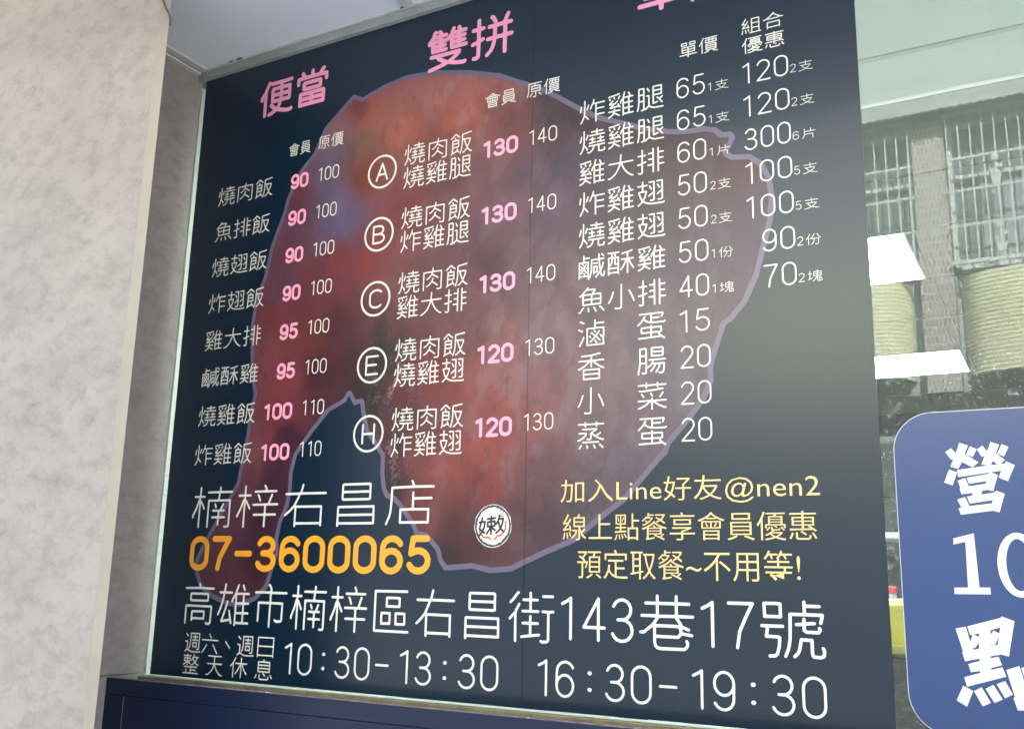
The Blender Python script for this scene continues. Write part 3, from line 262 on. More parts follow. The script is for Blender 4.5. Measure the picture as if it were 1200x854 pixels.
def glass_mat():
    """clear green-tinted pane: sheer tint, mirror reflection on the street side, dried dust and splashes"""
    mt = bpy.data.materials.new('tinted_window_glass')
    mt.use_nodes = True
    t = mt.node_tree
    t.nodes.clear()
    L = t.links.new
    out = t.nodes.new('ShaderNodeOutputMaterial')
    tr = t.nodes.new('ShaderNodeBsdfTransparent')
    tr.inputs[0].default_value = (0.84, 0.90, 0.865, 1)
    gl = t.nodes.new('ShaderNodeBsdfGlossy')
    gl.inputs['Roughness'].default_value = 0.0
    gl.inputs['Color'].default_value = (0.93, 1.0, 0.95, 1)
    fr = t.nodes.new('ShaderNodeFresnel')
    fr.inputs['IOR'].default_value = 1.52
    geo = t.nodes.new('ShaderNodeNewGeometry')
    front = t.nodes.new('ShaderNodeMath'); front.operation = 'SUBTRACT'
    front.inputs[0].default_value = 1.0
    L(geo.outputs['Backfacing'], front.inputs[1])
    mu = t.nodes.new('ShaderNodeMath'); mu.operation = 'MULTIPLY'; mu.use_clamp = True
    L(fr.outputs[0], mu.inputs[0]); mu.inputs[1].default_value = 1.0
    mu2 = t.nodes.new('ShaderNodeMath'); mu2.operation = 'MULTIPLY'
    L(mu.outputs[0], mu2.inputs[0]); L(front.outputs[0], mu2.inputs[1])
    mx = t.nodes.new('ShaderNodeMixShader')
    L(mu2.outputs[0], mx.inputs[0]); L(tr.outputs[0], mx.inputs[1]); L(gl.outputs[0], mx.inputs[2])
    df = t.nodes.new('ShaderNodeBsdfDiffuse')
    df.inputs[0].default_value = (0.75, 0.78, 0.76, 1)
    tc = t.nodes.new('ShaderNodeTexCoord')
    # speckle grows towards the lower part of the pane where rain splashes dry
    vo = t.nodes.new('ShaderNodeTexVoronoi')
    vo.inputs['Scale'].default_value = 190
    L(tc.outputs['Object'], vo.inputs['Vector'])
    dot = t.nodes.new('ShaderNodeMapRange')
    dot.inputs[1].default_value = 0.10; dot.inputs[2].default_value = 0.20
    dot.inputs[3].default_value = 0.42; dot.inputs[4].default_value = 0.0
    L(vo.outputs['Distance'], dot.inputs[0])
    n1 = t.nodes.new('ShaderNodeTexNoise')
    n1.inputs['Scale'].default_value = 14; n1.inputs['Detail'].default_value = 6; n1.inputs['Roughness'].default_value = 0.7
    L(tc.outputs['Object'], n1.inputs['Vector'])
    gate = t.nodes.new('ShaderNodeMapRange')
    gate.inputs[1].default_value = 0.42; gate.inputs[2].default_value = 0.56
    L(n1.outputs['Fac'], gate.inputs[0])
    sp = t.nodes.new('ShaderNodeMath'); sp.operation = 'MULTIPLY'
    L(dot.outputs[0], sp.inputs[0]); L(gate.outputs[0], sp.inputs[1])
    n2 = t.nodes.new('ShaderNodeTexNoise')
    n2.inputs['Scale'].default_value = 45; n2.inputs['Detail'].default_value = 9; n2.inputs['Roughness'].default_value = 0.8
    n2.inputs['Distortion'].default_value = 1.2
    L(tc.outputs['Object'], n2.inputs['Vector'])
    bl = t.nodes.new('ShaderNodeMapRange')
    bl.inputs[1].default_value = 0.53; bl.inputs[2].default_value = 0.70
    bl.inputs[3].default_value = 0.0; bl.inputs[4].default_value = 0.28
    L(n2.outputs['Fac'], bl.inputs[0])
    ad = t.nodes.new('ShaderNodeMath'); ad.operation = 'ADD'
    L(sp.outputs[0], ad.inputs[0]); L(bl.outputs[0], ad.inputs[1])
    sx = t.nodes.new('ShaderNodeSeparateXYZ')
    L(tc.outputs['Object'], sx.inputs[0])
    hz = t.nodes.new('ShaderNodeMapRange')
    hz.inputs[1].default_value = 1.96; hz.inputs[2].default_value = 1.80
    hz.inputs[3].default_value = 0.05; hz.inputs[4].default_value = 1.0
    L(sx.outputs['Z'], hz.inputs[0])
    m5 = t.nodes.new('ShaderNodeMath'); m5.operation = 'MULTIPLY'
    L(ad.outputs[0], m5.inputs[0]); L(hz.outputs[0], m5.inputs[1])
    a2 = t.nodes.new('ShaderNodeMath'); a2.operation = 'ADD'; a2.use_clamp = True
    L(m5.outputs[0], a2.inputs[0]); a2.inputs[1].default_value = 0.045
    m6 = t.nodes.new('ShaderNodeMath'); m6.operation = 'MULTIPLY'
    L(a2.outputs[0], m6.inputs[0]); L(front.outputs[0], m6.inputs[1])
    mx2 = t.nodes.new('ShaderNodeMixShader')
    L(m6.outputs[0], mx2.inputs[0]); L(mx.outputs[0], mx2.inputs[1]); L(df.outputs[0], mx2.inputs[2])
    L(mx2.outputs[0], out.inputs[0])
    return mt

def mesh_obj(name, verts, faces, material, parent=None, smooth=False, loc=None):
    me = bpy.data.meshes.new(name)
    me.from_pydata([tuple(v) for v in verts], [], faces)
    me.update()
    if material: me.materials.append(material)
    if smooth:
        for p in me.polygons: p.use_smooth = True
    o = bpy.data.objects.new(name, me)
    COL.objects.link(o)
    if parent: o.parent = parent
    if loc: o.location = loc
    return o

def bm_obj(name, bm, material, parent=None, smooth=False, loc=None):
    me = bpy.data.meshes.new(name)
    bm.normal_update()
    bm.to_mesh(me); bm.free()
    if material: me.materials.append(material)
    if smooth:
        for p in me.polygons: p.use_smooth = True
    o = bpy.data.objects.new(name, me)
    COL.objects.link(o)
    if parent: o.parent = parent
    if loc: o.location = loc
    return o

def add_box(bm, x0, x1, y0, y1, z0, z1, bevel=0.0):
    r = bmesh.ops.create_cube(bm, size=1.0)
    vs = r['verts']
    bmesh.ops.scale(bm, vec=(x1 - x0, y1 - y0, z1 - z0), verts=vs)
    bmesh.ops.translate(bm, vec=((x0 + x1) / 2, (y0 + y1) / 2, (z0 + z1) / 2), verts=vs)
    if bevel > 0:
        es = list({e for v in vs for e in v.link_edges})
        bmesh.ops.bevel(bm, geom=es, offset=bevel, segments=2, profile=0.6, affect='EDGES')

def box(name, x0, x1, y0, y1, z0, z1, material, parent=None, bevel=0.0):
    bm = bmesh.new()
    add_box(bm, x0, x1, y0, y1, z0, z1, bevel)
    return bm_obj(name, bm, material, parent)

def empty(name, loc=(0, 0, 0)):
    o = bpy.data.objects.new(name, None)
    o.empty_display_size = 0.1
    COL.objects.link(o)
    o.location = loc
    return o

def tag(o, label=None, category=None, group=None, kind=None):
    if label: o['label'] = label
    if category: o['category'] = category
    if group: o['group'] = group
    if kind: o['kind'] = kind
    return o

def adopt(child, parent):
    """parent while keeping the child where it stands"""
    child.parent = parent
    child.matrix_parent_inverse = Matrix.Translation(-Vector(parent.location))
    return child

def lathe(name, prof, material, parent=None, loc=None, n=20):
    vs, fs = [], []
    for r, z in prof:
        for k in range(n):
            a = 2 * math.pi * k / n
            vs.append((r * math.cos(a), r * math.sin(a), z))
    for i in range(len(prof) - 1):
        for k in range(n):
            fs.append((i * n + k, i * n + (k + 1) % n, (i + 1) * n + (k + 1) % n, (i + 1) * n + k))
    fs.append(tuple(range(n))[::-1])
    fs.append(tuple((len(prof) - 1) * n + k for k in range(n)))
    return mesh_obj(name, vs, fs, material, parent, True, loc)

# ---------------------------------------------------------------- flat print (lettering laid on the vinyl)
def seg_field(segs, rad, h, x0, z0, nx, nz):
    D = np.full((nz, nx), 9.0, np.float32)
    for s in segs:
        ax, az, bx, bz = s[:4]
        r = s[4] if len(s) > 4 else rad
        w = 2.6 * r + 2 * h
        i0 = max(0, int((min(ax, bx) - w - x0) / h)); i1 = min(nx, int((max(ax, bx) + w - x0) / h) + 2)
        j0 = max(0, int((min(az, bz) - w - z0) / h)); j1 = min(nz, int((max(az, bz) + w - z0) / h) + 2)
        if i1 <= i0 or j1 <= j0: continue
        X = x0 + h * np.arange(i0, i1)[None, :]; Z = z0 + h * np.arange(j0, j1)[:, None]
        dx, dz = bx - ax, bz - az
        q = dx * dx + dz * dz
        if q < 1e-14: d = np.hypot(X - ax, Z - az)
        else:
            t = np.clip(((X - ax) * dx + (Z - az) * dz) / q, 0, 1)
            d = np.hypot(X - ax - t * dx, Z - az - t * dz)
        v = D[j0:j1, i0:i1]
        np.minimum(v, d - r, out=v)
    return D

def contour(D, x0, z0, h, level=0.0):
    """closed loops where D crosses level (marching squares)"""
    D = D - level
    D = np.where(np.abs(D) < 1e-9, 1e-9, D)
    ins = D < 0
    c = ins[:-1, :-1] * 1 + ins[:-1, 1:] * 2 + ins[1:, 1:] * 4 + ins[1:, :-1] * 8
    js, is_ = np.nonzero((c > 0) & (c < 15))
    T = {1: [(3, 0)], 2: [(0, 1)], 3: [(3, 1)], 4: [(1, 2)], 5: [(3, 0), (1, 2)], 6: [(0, 2)], 7: [(3, 2)], 8: [(2, 3)], 9: [(2, 0)],
         10: [(0, 1), (2, 3)], 11: [(2, 1)], 12: [(1, 3)], 13: [(1, 0)], 14: [(0, 3)]}
    nxt = {}
    for j, i in zip(js.tolist(), is_.tolist()):
        for a, b in T[int(c[j, i])]:
            k = []
            for e in (a, b):
                k.append((0, j, i) if e == 0 else (1, j, i + 1) if e == 1 else (0, j + 1, i) if e == 2 else (1, j, i))
            nxt[k[0]] = k[1]
    loops = []
    while nxt:
        s, e = nxt.popitem()
        L = [s]
        while e != s and e in nxt:
            L.append(e); e = nxt.pop(e)
        pts = []
        for o, j, i in L:
            if o == 0:
                a, b = D[j, i], D[j, i + 1]; pts.append((x0 + h * (i + a / (a - b)), z0 + h * j))
            else:
                a, b = D[j, i], D[j + 1, i]; pts.append((x0 + h * i, z0 + h * (j + a / (a - b))))
        if len(pts) > 3: loops.append(pts)
    return loops

def simplify(pts, eps):
    out = [pts[0]]
    i, n = 0, len(pts)
    while i < n - 1:
        j = i + 2
        while j < n:
            ax, az = pts[i]; bx, bz = pts[j]
            L = math.hypot(bx - ax, bz - az)
            if L < 1e-9: break
            if max(abs((bx - ax) * (p[1] - az) - (bz - az) * (p[0] - ax)) / L for p in pts[i + 1:j]) > eps or j - i > 24: break
            j += 1
        i = j - 1
        if i < n: out.append(pts[i])
        if i >= n - 1: break
    return out

def flat_fill(name, loops, y, material, parent):
    """fills loops (holes included) in the plane Y = y, facing the street"""
    loops = [l for l in loops if len(l) > 2]
    flat = [p for l in loops for p in l]
    ox, oz = flat[0]
    K = 1000.0
    es, k0 = [], 0
    for l in loops:
        es += [(k0 + k, k0 + (k + 1) % len(l)) for k in range(len(l))]
        k0 += len(l)
    r_ = delaunay_2d_cdt([Vector(((x - ox) * K, (z - oz) * K)) for x, z in flat], es, [], 0, 1e-4)
    V2 = np.array([tuple(v) for v in r_[0]]); T = np.array([tuple(f) for f in r_[2]])
    Cc = V2[T].mean(1)
    A = np.array([((flat[a][0] - ox) * K, (flat[a][1] - oz) * K, (flat[b][0] - ox) * K, (flat[b][1] - oz) * K) for a, b in es])
    par = np.zeros(len(T), int)
    for ax, az, bx, bz in A:
        if az == bz: continue
        c_ = (Cc[:, 1] < az) != (Cc[:, 1] < bz)
        par += c_ & (Cc[:, 0] < (bx - ax) * (Cc[:, 1] - az) / (bz - az) + ax)
    fs = []
    for (a, b, c), q in zip(T.tolist(), par):
        if q % 2 == 0: continue
        s = (V2[b][0] - V2[a][0]) * (V2[c][1] - V2[a][1]) - (V2[b][1] - V2[a][1]) * (V2[c][0] - V2[a][0])
        fs.append((a, b, c) if s > 0 else (a, c, b))      # counter-clockwise in XZ seen from -Y
    return mesh_obj(name, [(ox + x / K, y, oz + z / K) for x, z in V2.tolist()], fs, material, parent)

def arc(cx, cz, rx, rz, a0, a1, n=10):
    return [(cx + rx * math.cos(R(a0 + (a1 - a0) * k / n)), cz + rz * math.sin(R(a0 + (a1 - a0) * k / n))) for k in range(n + 1)]

# digits and letters of the rounded print face: strokes in a box 1 high; (strokes, width)
DIG = {
    '0': ([arc(.25, .72, .25, .28, 0, 180, 12) + arc(.25, .28, .25, .28, 180, 360, 12) + [(.5, .72)]], .5),
    '1': ([[(.04, .86), (.17, .93), (.26, 1.0), (.26, 0)]], .3),
    '2': ([arc(.25, .73, .24, .27, 165, -20, 10) + [(.40, .50), (.02, .03), (.0, .0), (.5, .0)]], .5),
    '3': ([arc(.24, .755, .22, .245, 160, -90, 10), arc(.24, .26, .25, .26, 90, -160, 12), [(.14, .515), (.24, .515)]], .5),
    '4': ([[(.37, 0), (.37, 1.0), (0, .30), (.52, .30)]], .52),
    '5': ([[(.45, 1.0), (.09, 1.0), (.045, .55)] + arc(.24, .325, .25, .31, 125, -155, 12)], .5),
    '6': ([arc(.25, .31, .245, .31, 0, 360, 16), [(.005, .31), (.01, .66)] + arc(.26, .72, .245, .28, 170, 25, 8)], .5),
    '7': ([[(0, 1.0), (.5, 1.0), (.36, .70), (.22, .35), (.17, 0)]], .5),
    '9': ([arc(.25, .69, .245, .31, 0, 360, 16), [(.495, .69), (.49, .34)] + arc(.24, .28, .245, .28, -10, -155, 8)], .5),
    ':': ([arc(.13, .25, .028, .020, 0, 360, 8), arc(.13, .72, .028, .020, 0, 360, 8)], .26),
    '-': ([[(0, .5), (.42, .5)]], .42),
    'A': ([[(0, 0), (.26, 1.0), (.52, 0)], [(.10, .34), (.42, .34)]], .52),
    'B': ([[(0, 0), (0, 1.0), (.26, 1.0)] + arc(.26, .76, .2, .24, 90, -90, 8) + [(0, .52)], [(.26, .52)] + arc(.26, .26, .25, .26, 90, -90, 8) + [(0, 0)]], .51),
    'C': ([arc(.29, .68, .29, .32, 40, 180, 8) + arc(.29, .32, .29, .32, 180, 320, 8)], .55),
    'E': ([[(.46, 1.0), (0, 1.0), (0, 0), (.46, 0)], [(0, .52), (.40, .52)]], .46),
    'H': ([[(0, 0), (0, 1.0)], [(.48, 0), (.48, 1.0)], [(0, .5), (.48, .5)]], .48),
}

def glyph(ch):
    res, cur, s = [], [], GLYPHS[ch]
    k = 0
    while k < len(s):
        if s[k] == 999:
            res.append(cur); cur = []; k += 1
        else:
            cur.append(((s[k] - 20) / 200.0, (s[k + 1] - 40) / 200.0)); k += 2
    return res

def text_strokes(txt):
    st, x = [], 0.0
    mono = ':' in txt
    for ch in txt:
        if ch in DIG:
            s, w = DIG[ch]
            if mono or len(txt) > 4:
                a = 0.72; off = (a - w) / 2 + (0.05 if ch == '1' else 0); adv = a
            else:
                adv = 0.71; off = (0.5 - w) / 2
            k = 0.82
            if any(c in GLYPHS for c in txt): k = 0.66
            st += [[((x + off + px) * k if 0 else x + (off + px) * k, pz * k + (0.03 if k < .8 else 0)) for px, pz in q] for q in s]
            x += adv * k
        elif ch == '_': x += 0.42
        elif ch == '、':
            st += [[(x + px + 0.33, pz + 0.34) for px, pz in q] for q in glyph(ch)]
            x += 1.0
        else:
            st += [[(x + px, pz) for px, pz in q] for q in glyph(ch)]
            x += 1.0
    return st

def fit(strokes, x0, z0, x1, z1, r):
    xs = [p[0] for s in strokes for p in s]; zs = [p[1] for s in strokes for p in s]
    a0, a1, b0, b1 = min(xs), max(xs), min(zs), max(zs)
    sx = (x1 - x0 - 2 * r) / max(a1 - a0, 1e-6); sz = (z1 - z0 - 2 * r) / max(b1 - b0, 1e-6)
    return [[(x0 + r + (p[0] - a0) * sx, z0 + r + (p[1] - b0) * sz) for p in s] for s in strokes]

def strokes_obj(name, strokes, r, y, material, parent, fine=0.42):
    segs = [(a[0], a[1], b[0], b[1]) for s in strokes for a, b in zip(s[:-1], s[1:])]
    h = r * fine
    xs = [v for s in segs for v in (s[0], s[2])]; zs = [v for s in segs for v in (s[1], s[3])]
    x0, z0 = min(xs) - 3 * r, min(zs) - 3 * r
    nx = int((max(xs) + 3 * r - x0) / h) + 2; nz = int((max(zs) + 3 * r - z0) / h) + 2
    loops = contour(seg_field(segs, r, h, x0, z0, nx, nz), x0, z0, h)
    loops = [simplify(l, r * 0.06) for l in loops]
    return flat_fill(name, loops, y, material, parent)

# ================================================================ materials
M = {}
M['navy'] = mat('navy_print', (0.0015, 0.013, 0.030, 1), 0.28, 0.55)
M['w'] = mat('white_print', (0.66, 0.655, 0.60, 1), 0.4, 0.5)
M['p'] = mat('pink_print', (0.92, 0.345, 0.50, 1), 0.4, 0.5)
M['o'] = mat('orange_print', (0.78, 0.33, 0.025, 1), 0.4, 0.5)
M['y'] = mat('pale_yellow_print', (0.78, 0.55, 0.235, 1), 0.4, 0.5)
M['mauve'] = mat('mauve_print', (0.115, 0.095, 0.155, 1), 0.36, 0.5)
M['seam'] = mat('overlap_shadow_line', (0.01, 0.012, 0.018, 1), 0.5, 0.5)
M['seam'].node_tree.nodes['Principled BSDF'].inputs['Alpha'].default_value = 0.3
M['ceil'] = mat('ceiling_board', (0.80, 0.83, 0.88, 1), 0.8, 0.2, grain=(0.76, 0.79, 0.84), scale=3)
M['trim'] = mat('white_trim', (0.62, 0.62, 0.60, 1), 0.45, 0.5, grain=(0.50, 0.50, 0.47), scale=14)
M['frame'] = mat('grey_head_frame', (0.34, 0.35, 0.33, 1), 0.5, 0.5, grain=(0.26, 0.27, 0.25), scale=9)
M['alu'] = mat('worn_bronze_aluminium', (0.33, 0.285, 0.17, 1), 0.4, 0.5, 0.45, grain=(0.17, 0.14, 0.08), bump=0.3, scale=25)
M['counter'] = mat('navy_laminate', (0.007, 0.014, 0.042, 1), 0.38, 0.35, grain=(0.006, 0.012, 0.035), scale=6)
M['edge'] = mat('chipped_laminate_edge', (0.42, 0.32, 0.32, 1), 0.6, 0.4, grain=(0.05, 0.05, 0.09), scale=60)
M['glass'] = glass_mat()
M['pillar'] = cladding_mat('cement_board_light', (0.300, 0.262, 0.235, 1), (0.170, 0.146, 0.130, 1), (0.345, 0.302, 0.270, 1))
M['side'] = cladding_mat('cement_board_painted_shade', (0.22, 0.19, 0.175, 1), (0.125, 0.108, 0.10, 1), (0.26, 0.225, 0.205, 1))  # same board as the pillar, recess shade put into a darker colour
M['putty'] = mat('grey_sealant', (0.12, 0.11, 0.10, 1), 0.8, 0.3)
M['cable'] = mat('brown_cable', (0.11, 0.078, 0.04, 1), 0.5, 0.4)
M['signblue'] = mat('blue_vinyl', (0.020, 0.048, 0.155, 1), 0.36, 0.5)
M['signwhite'] = mat('white_vinyl', (0.58, 0.61, 0.61, 1), 0.4, 0.5)
M['black'] = mat('black_ink', (0.012, 0.012, 0.016, 1), 0.4, 0.5)
M['red'] = mat('red_ink', (0.55, 0.03, 0.03, 1), 0.4, 0.5)

def leg_mat():
    mt = bpy.data.materials.new('printed_chicken_leg')
    mt.use_nodes = True
    t = mt.node_tree
    b = t.nodes['Principled BSDF']
    b.inputs['Roughness'].default_value = 0.34
    at = t.nodes.new('ShaderNodeAttribute'); at.attribute_name = 'ink'
    t.links.new(at.outputs['Color'], b.inputs['Base Color'])
    return mt
M['leg'] = leg_mat()
for k_ in ('w', 'p', 'o', 'y', 'mauve', 'leg', 'signblue', 'signwhite', 'black', 'red'):
    b_ = M[k_].node_tree.nodes['Principled BSDF']
    b_.inputs['Specular IOR Level'].default_value = 0.55
    b_.inputs['Roughness'].default_value = 0.28

# ================================================================ shop front (the setting)
PX0, PX1, PZ0, PZ1 = -1.796, -0.2465, 1.2855, 2.7055     # poster
WX = -1.8155                                             # inner corner of the side wall
CEIL = 2.732
# ground and street, one sheet each
ground = mesh_obj('ground', [(-60, -60, -0.15), (60, -60, -0.15), (60, 60, -0.15), (-60, 60, -0.15)], [(0, 1, 2, 3)],
                  mat('street_asphalt', (0.30, 0.30, 0.30, 1), 0.85, 0.3, grain=(0.22, 0.22, 0.22), scale=8))
tag(ground, kind='structure')
walk = box('pavement', -12, 12, -0.9, 9.0, -0.13, 0.0, mat('cement_pavement', (0.46, 0.45, 0.43, 1), 0.8, 0.3, grain=(0.36, 0.35, 0.34), scale=5), bevel=0.01)
tag(walk, kind='structure')

# ceiling of the covered walk: two boards with the joint cover of the photograph between them
M['cover'] = mat('joint_cover_plastic', (0.60, 0.60, 0.57, 1), 0.5, 0.4, grain=(0.48, 0.48, 0.45), scale=20)
cb = empty('ceiling', (0, 0.85, CEIL)); tag(cb, kind='structure')
def cboard(x0, x1):
    o = box('ceiling_board', x0, x1, 0.78, 1.598, CEIL, CEIL + 0.012, M['ceil']); adopt(o, cb)
for x0, x1 in ((-1.53, -1.17), (-1.166, -0.05), (-0.046, 1.10), (1.104, 2.3), (2.304, 3.5)): cboard(x0, x1)
adopt(box('ceiling_board', -1.8255, -1.5301, 1.27, 1.598, CEIL, CEIL + 0.012, M['ceil']), cb)
for x in (-1.168, -0.048, 1.102, 2.302):
    adopt(box('joint_cover', x - 0.013, x + 0.013, 0.78, 1.583, CEIL - 0.0060, CEIL - 0.0015, M['cover']), cb)
adopt(box('wall_angle', -1.8155, 3.5, 1.584, 1.5985, CEIL - 0.004, CEIL - 0.0005, M['trim'], bevel=0.001), cb)
adopt(box('wall_angle', -1.8150, -1.8000, 1.26, 1.583, CEIL - 0.014, CEIL - 0.0105, M['trim'], bevel=0.001), cb)
adopt(box('wall_angle', -1.8150, -1.784, 1.26, 1.583, CEIL - 0.004, CEIL - 0.0006, M['trim'], bevel=0.001), cb)
adopt(box('fascia', -1.53, 3.5, 0.73, 0.779, CEIL - 0.02, CEIL + 0.29, M['trim'], bevel=0.004), cb)

# building above and around the window
shop = empty('shop_building', (0, 1.6, 0))
tag(shop, 'upper storeys and plain walls of the shop building, with an added overhang shading the pillar', 'building')
wallm = mat('plain_render', (0.46, 0.44, 0.41, 1), 0.8, 0.3, grain=(0.38, 0.365, 0.34), scale=4)
for args in ((-1.53, 4.0, 0.79, 9.0, CEIL + 0.30, 5.8), (-3.5, -1.531, 1.31, 9.0, CEIL + 0.30, 5.8), (-3.6, -1.531, 0.35, 1.2, 3.30, 4.4), (-1.95, -1.8265, 1.60, 7.5, 0.0, CEIL + 0.29), (3.0, 3.15, 1.60, 7.5, 0.0, CEIL + 0.29),  # block over the pillar: unseen overhang added to shade its top
             (-1.80, 3.0, 1.60, 1.70, 0.0, 1.262)):
    adopt(box('wall', *args, wallm), shop)

# side wall of the window recess, two cement boards with an open joint
sw = empty('recess_side_wall', (WX, 1.4, 0))
tag(sw, 'shaded cement-look side wall between the bright pillar and the window', 'wall')
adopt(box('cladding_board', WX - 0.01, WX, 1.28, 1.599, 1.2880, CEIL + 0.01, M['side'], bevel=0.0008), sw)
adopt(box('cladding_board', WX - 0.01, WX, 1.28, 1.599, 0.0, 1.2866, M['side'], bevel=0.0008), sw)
adopt(box('wall_core', WX - 0.14, WX - 0.011, 1.28, 1.60, 0.0, CEIL + 0.28, M['putty']), sw)

# pillar: slab of light cement board with a chamfered corner strip
pil = empty('pillar', (-1.56, 1.27, 0))
tag(pil, 'tall pale beige cement-look pillar with a bevelled corner at the left', 'pillar')
def prism(name, pts, z0, z1, material, parent):
    n = len(pts)
    vs = [(x, y, z0) for x, y in pts] + [(x, y, z1) for x, y in pts]
    fs = [tuple(range(n))[::-1], tuple(range(n, 2 * n))] + [(k, (k + 1) % n, n + (k + 1) % n, n + k) for k in range(n)]
    o = mesh_obj(name, vs, fs, material)
    bm = bmesh.new(); bm.from_mesh(o.data); bmesh.ops.recalc_face_normals(bm, faces=bm.faces); bm.to_mesh(o.data); bm.free()
    return adopt(o, parent)
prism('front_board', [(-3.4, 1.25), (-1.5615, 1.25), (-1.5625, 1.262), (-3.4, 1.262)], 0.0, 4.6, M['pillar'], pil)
prism('corner_strip', [(-1.5605, 1.2495), (-1.5405, 1.2583), (-1.555, 1.270), (-1.568, 1.2745), (-1.566, 1.2635), (-1.5610, 1.2615)], 0.0, 4.6,
      mat('corner_strip_paint', (0.315, 0.280, 0.238, 1), 0.55, 0.4, grain=(0.275, 0.244, 0.207), scale=9), pil)
prism('pillar_core', [(-3.4, 1.2625), (-1.575, 1.2625), (-1.60, 1.275), (-3.4, 1.30)], 0.0, 4.59, M['putty'], pil)

# thin cable clipped over the pillar's top corner
def tube(name, pts, r, material, parent=None, n=8):
    vs, fs = [], []
    P = [Vector(p) for p in pts]
    for i, p in enumerate(P):
        d = (P[min(i + 1, len(P) - 1)] - P[max(i - 1, 0)]).normalized()
        a = d.cross(Vector((0.3, 0.1, 1)).normalized())
        if a.length < 1e-4: a = d.cross(Vector((1, 0, 0)))
        a.normalize(); b = d.cross(a)
        for k in range(n):
            t = 2 * math.pi * k / n
            vs.append(p + (a * math.cos(t) + b * math.sin(t)) * r)
    for i in range(len(P) - 1):
        for k in range(n):
            fs.append((i * n + k, i * n + (k + 1) % n, (i + 1) * n + (k + 1) % n, (i + 1) * n + k))
    fs.append(tuple(range(n))[::-1]); fs.append(tuple((len(P) - 1) * n + k for k in range(n)))
    return mesh_obj(name, vs, fs, material, parent, True)
cbl = tube('cable', [(-1.585, 1.2465, 2.76), (-1.5679, 1.2465, 2.690), (-1.5540, 1.2480, 2.6625), (-1.5464, 1.2510, 2.6445), (-1.5380, 1.2545, 2.629), (-1.5345, 1.2560, 2.615), (-1.5350, 1.2565, 2.604)], 0.0022, M['cable'])
tag(cbl, 'thin brown cable running down the top corner of the pillar', 'cable')

# ---------------------------------------------------------------- the window: pane, head frame, sill track
win = empty('shop_window', (0.6, 1.6, 1.28))
tag(win, 'wide fixed shop window of greenish glass behind the menu poster', 'window')
def flat_rect(name, x0, x1, z0, z1, y, m_, parent=None):
    return mesh_obj(name, [(x0, y, z0), (x1, y, z0), (x1, y, z1), (x0, y, z1)], [(0, 1, 2, 3)], m_, parent)
pane = box('glass_pane', WX + 0.0005, 2.9, 1.602, 1.610, 1.2785, 2.7065, M['glass']); adopt(pane, win)
adopt(box('head_frame', WX + 0.0005, 2.9, 1.590, 1.66, 2.7068, CEIL - 0.0045, M['frame'], bevel=0.0015), win)
M['chan'] = mat('dark_grimy_channel', (0.13, 0.11, 0.08, 1), 0.5, 0.4, 0.2, grain=(0.04, 0.035, 0.025), bump=0.4, scale=40)
adopt(box('sill_plate', WX + 0.0005, 2.9, 1.5125, 1.70, 1.2640, 1.2690, M['chan'], bevel=0.001), win)
adopt(box('sill_track', WX + 0.0005, 2.9, 1.584, 1.601, 1.2691, 1.2812, M['alu'], bevel=0.0015), win)
adopt(box('sill_track', WX + 0.0005, 2.9, 1.550, 1.5535, 1.2691, 1.2735, M['alu'], bevel=0.0008), win)
adopt(box('glass_edge_glow', WX + 0.0005, 2.9, 1.5962, 1.6015, 1.2813, 1.2846, mat('pale_green_edge_glow', (0.55, 0.66, 0.60, 1), 0.3, 0.5), bevel=0.001), win)  # glow of the glass's lower edge, put into the colour of a pale strip

# ---------------------------------------------------------------- counter front under the window
ctr = empty('counter', (0.5, 1.51, 0.0))
tag(ctr, 'dark navy laminate counter front with scored panel lines under the window', 'counter')
CX0 = -1.8150
adopt(box('top_rail', CX0, 2.9, 1.5015, 1.5110, 1.2515, 1.2835, M['counter'], bevel=0.0010), ctr)
adopt(box('side_stile', CX0, -1.7585, 1.5015, 1.5110, 0.05, 1.2505, M['counter'], bevel=0.0008), ctr)
adopt(box('front_panel', -1.7575, 2.9, 1.5020, 1.5110, 0.05, 1.2505, M['counter'], bevel=0.0008), ctr)
adopt(box('carcass', CX0, 2.9, 1.5112, 1.598, 0.0, 1.2635, M['edge']), ctr)
adopt(box('groove_line', -1.7584, -1.7576, 1.5022, 1.5100, 0.05, 1.2504, mat('bare_board_edge', (0.50, 0.42, 0.42, 1), 0.7, 0.3)), ctr)
adopt(box('edge_band', CX0, 2.9, 1.5010, 1.5125, 1.2836, 1.2843, M['edge']), ctr)
rng = random.Random(3)
for k in range(16):
    x = -1.75 + rng.random() * 1.6
    s = 0.0012 + rng.random() * 0.0022
    bm = bmesh.new(); bmesh.ops.create_icosphere(bm, subdivisions=1, radius=s)
    for v in bm.verts: v.co = Vector((v.co.x * (1 + 1.5 * rng.random()), v.co.y, v.co.z * 0.5)) + Vector((x, 1.507 + rng.random() * 0.03 if k % 3 else 1.5055, 1.2845 if k % 3 == 0 else 1.2730))
    o = bm_obj('putty_crumb', bm, M['signwhite']); adopt(o, ctr if k % 3 == 0 else win)

for x, s in ((-1.700, 0.005), (-1.672, 0.007), (-1.19, 0.004)):
    bm = bmesh.new(); bmesh.ops.create_icosphere(bm, subdivisions=1, radius=s)
    for v in bm.verts: v.co = Vector((v.co.x * 1.6 + x, v.co.y * 0.5 + 1.583, v.co.z * 0.35 + CEIL - 0.0035))
    adopt(bm_obj('paint_chip', bm, M['cable']), cb)
# ================================================================ menu poster
poster = empty('menu_poster', ((PX0 + PX1) / 2, 1.600, PZ0))
tag(poster, 'large navy takeaway menu poster with a printed chicken leg and white and pink lettering', 'menu poster')
SEAM = -0.8662
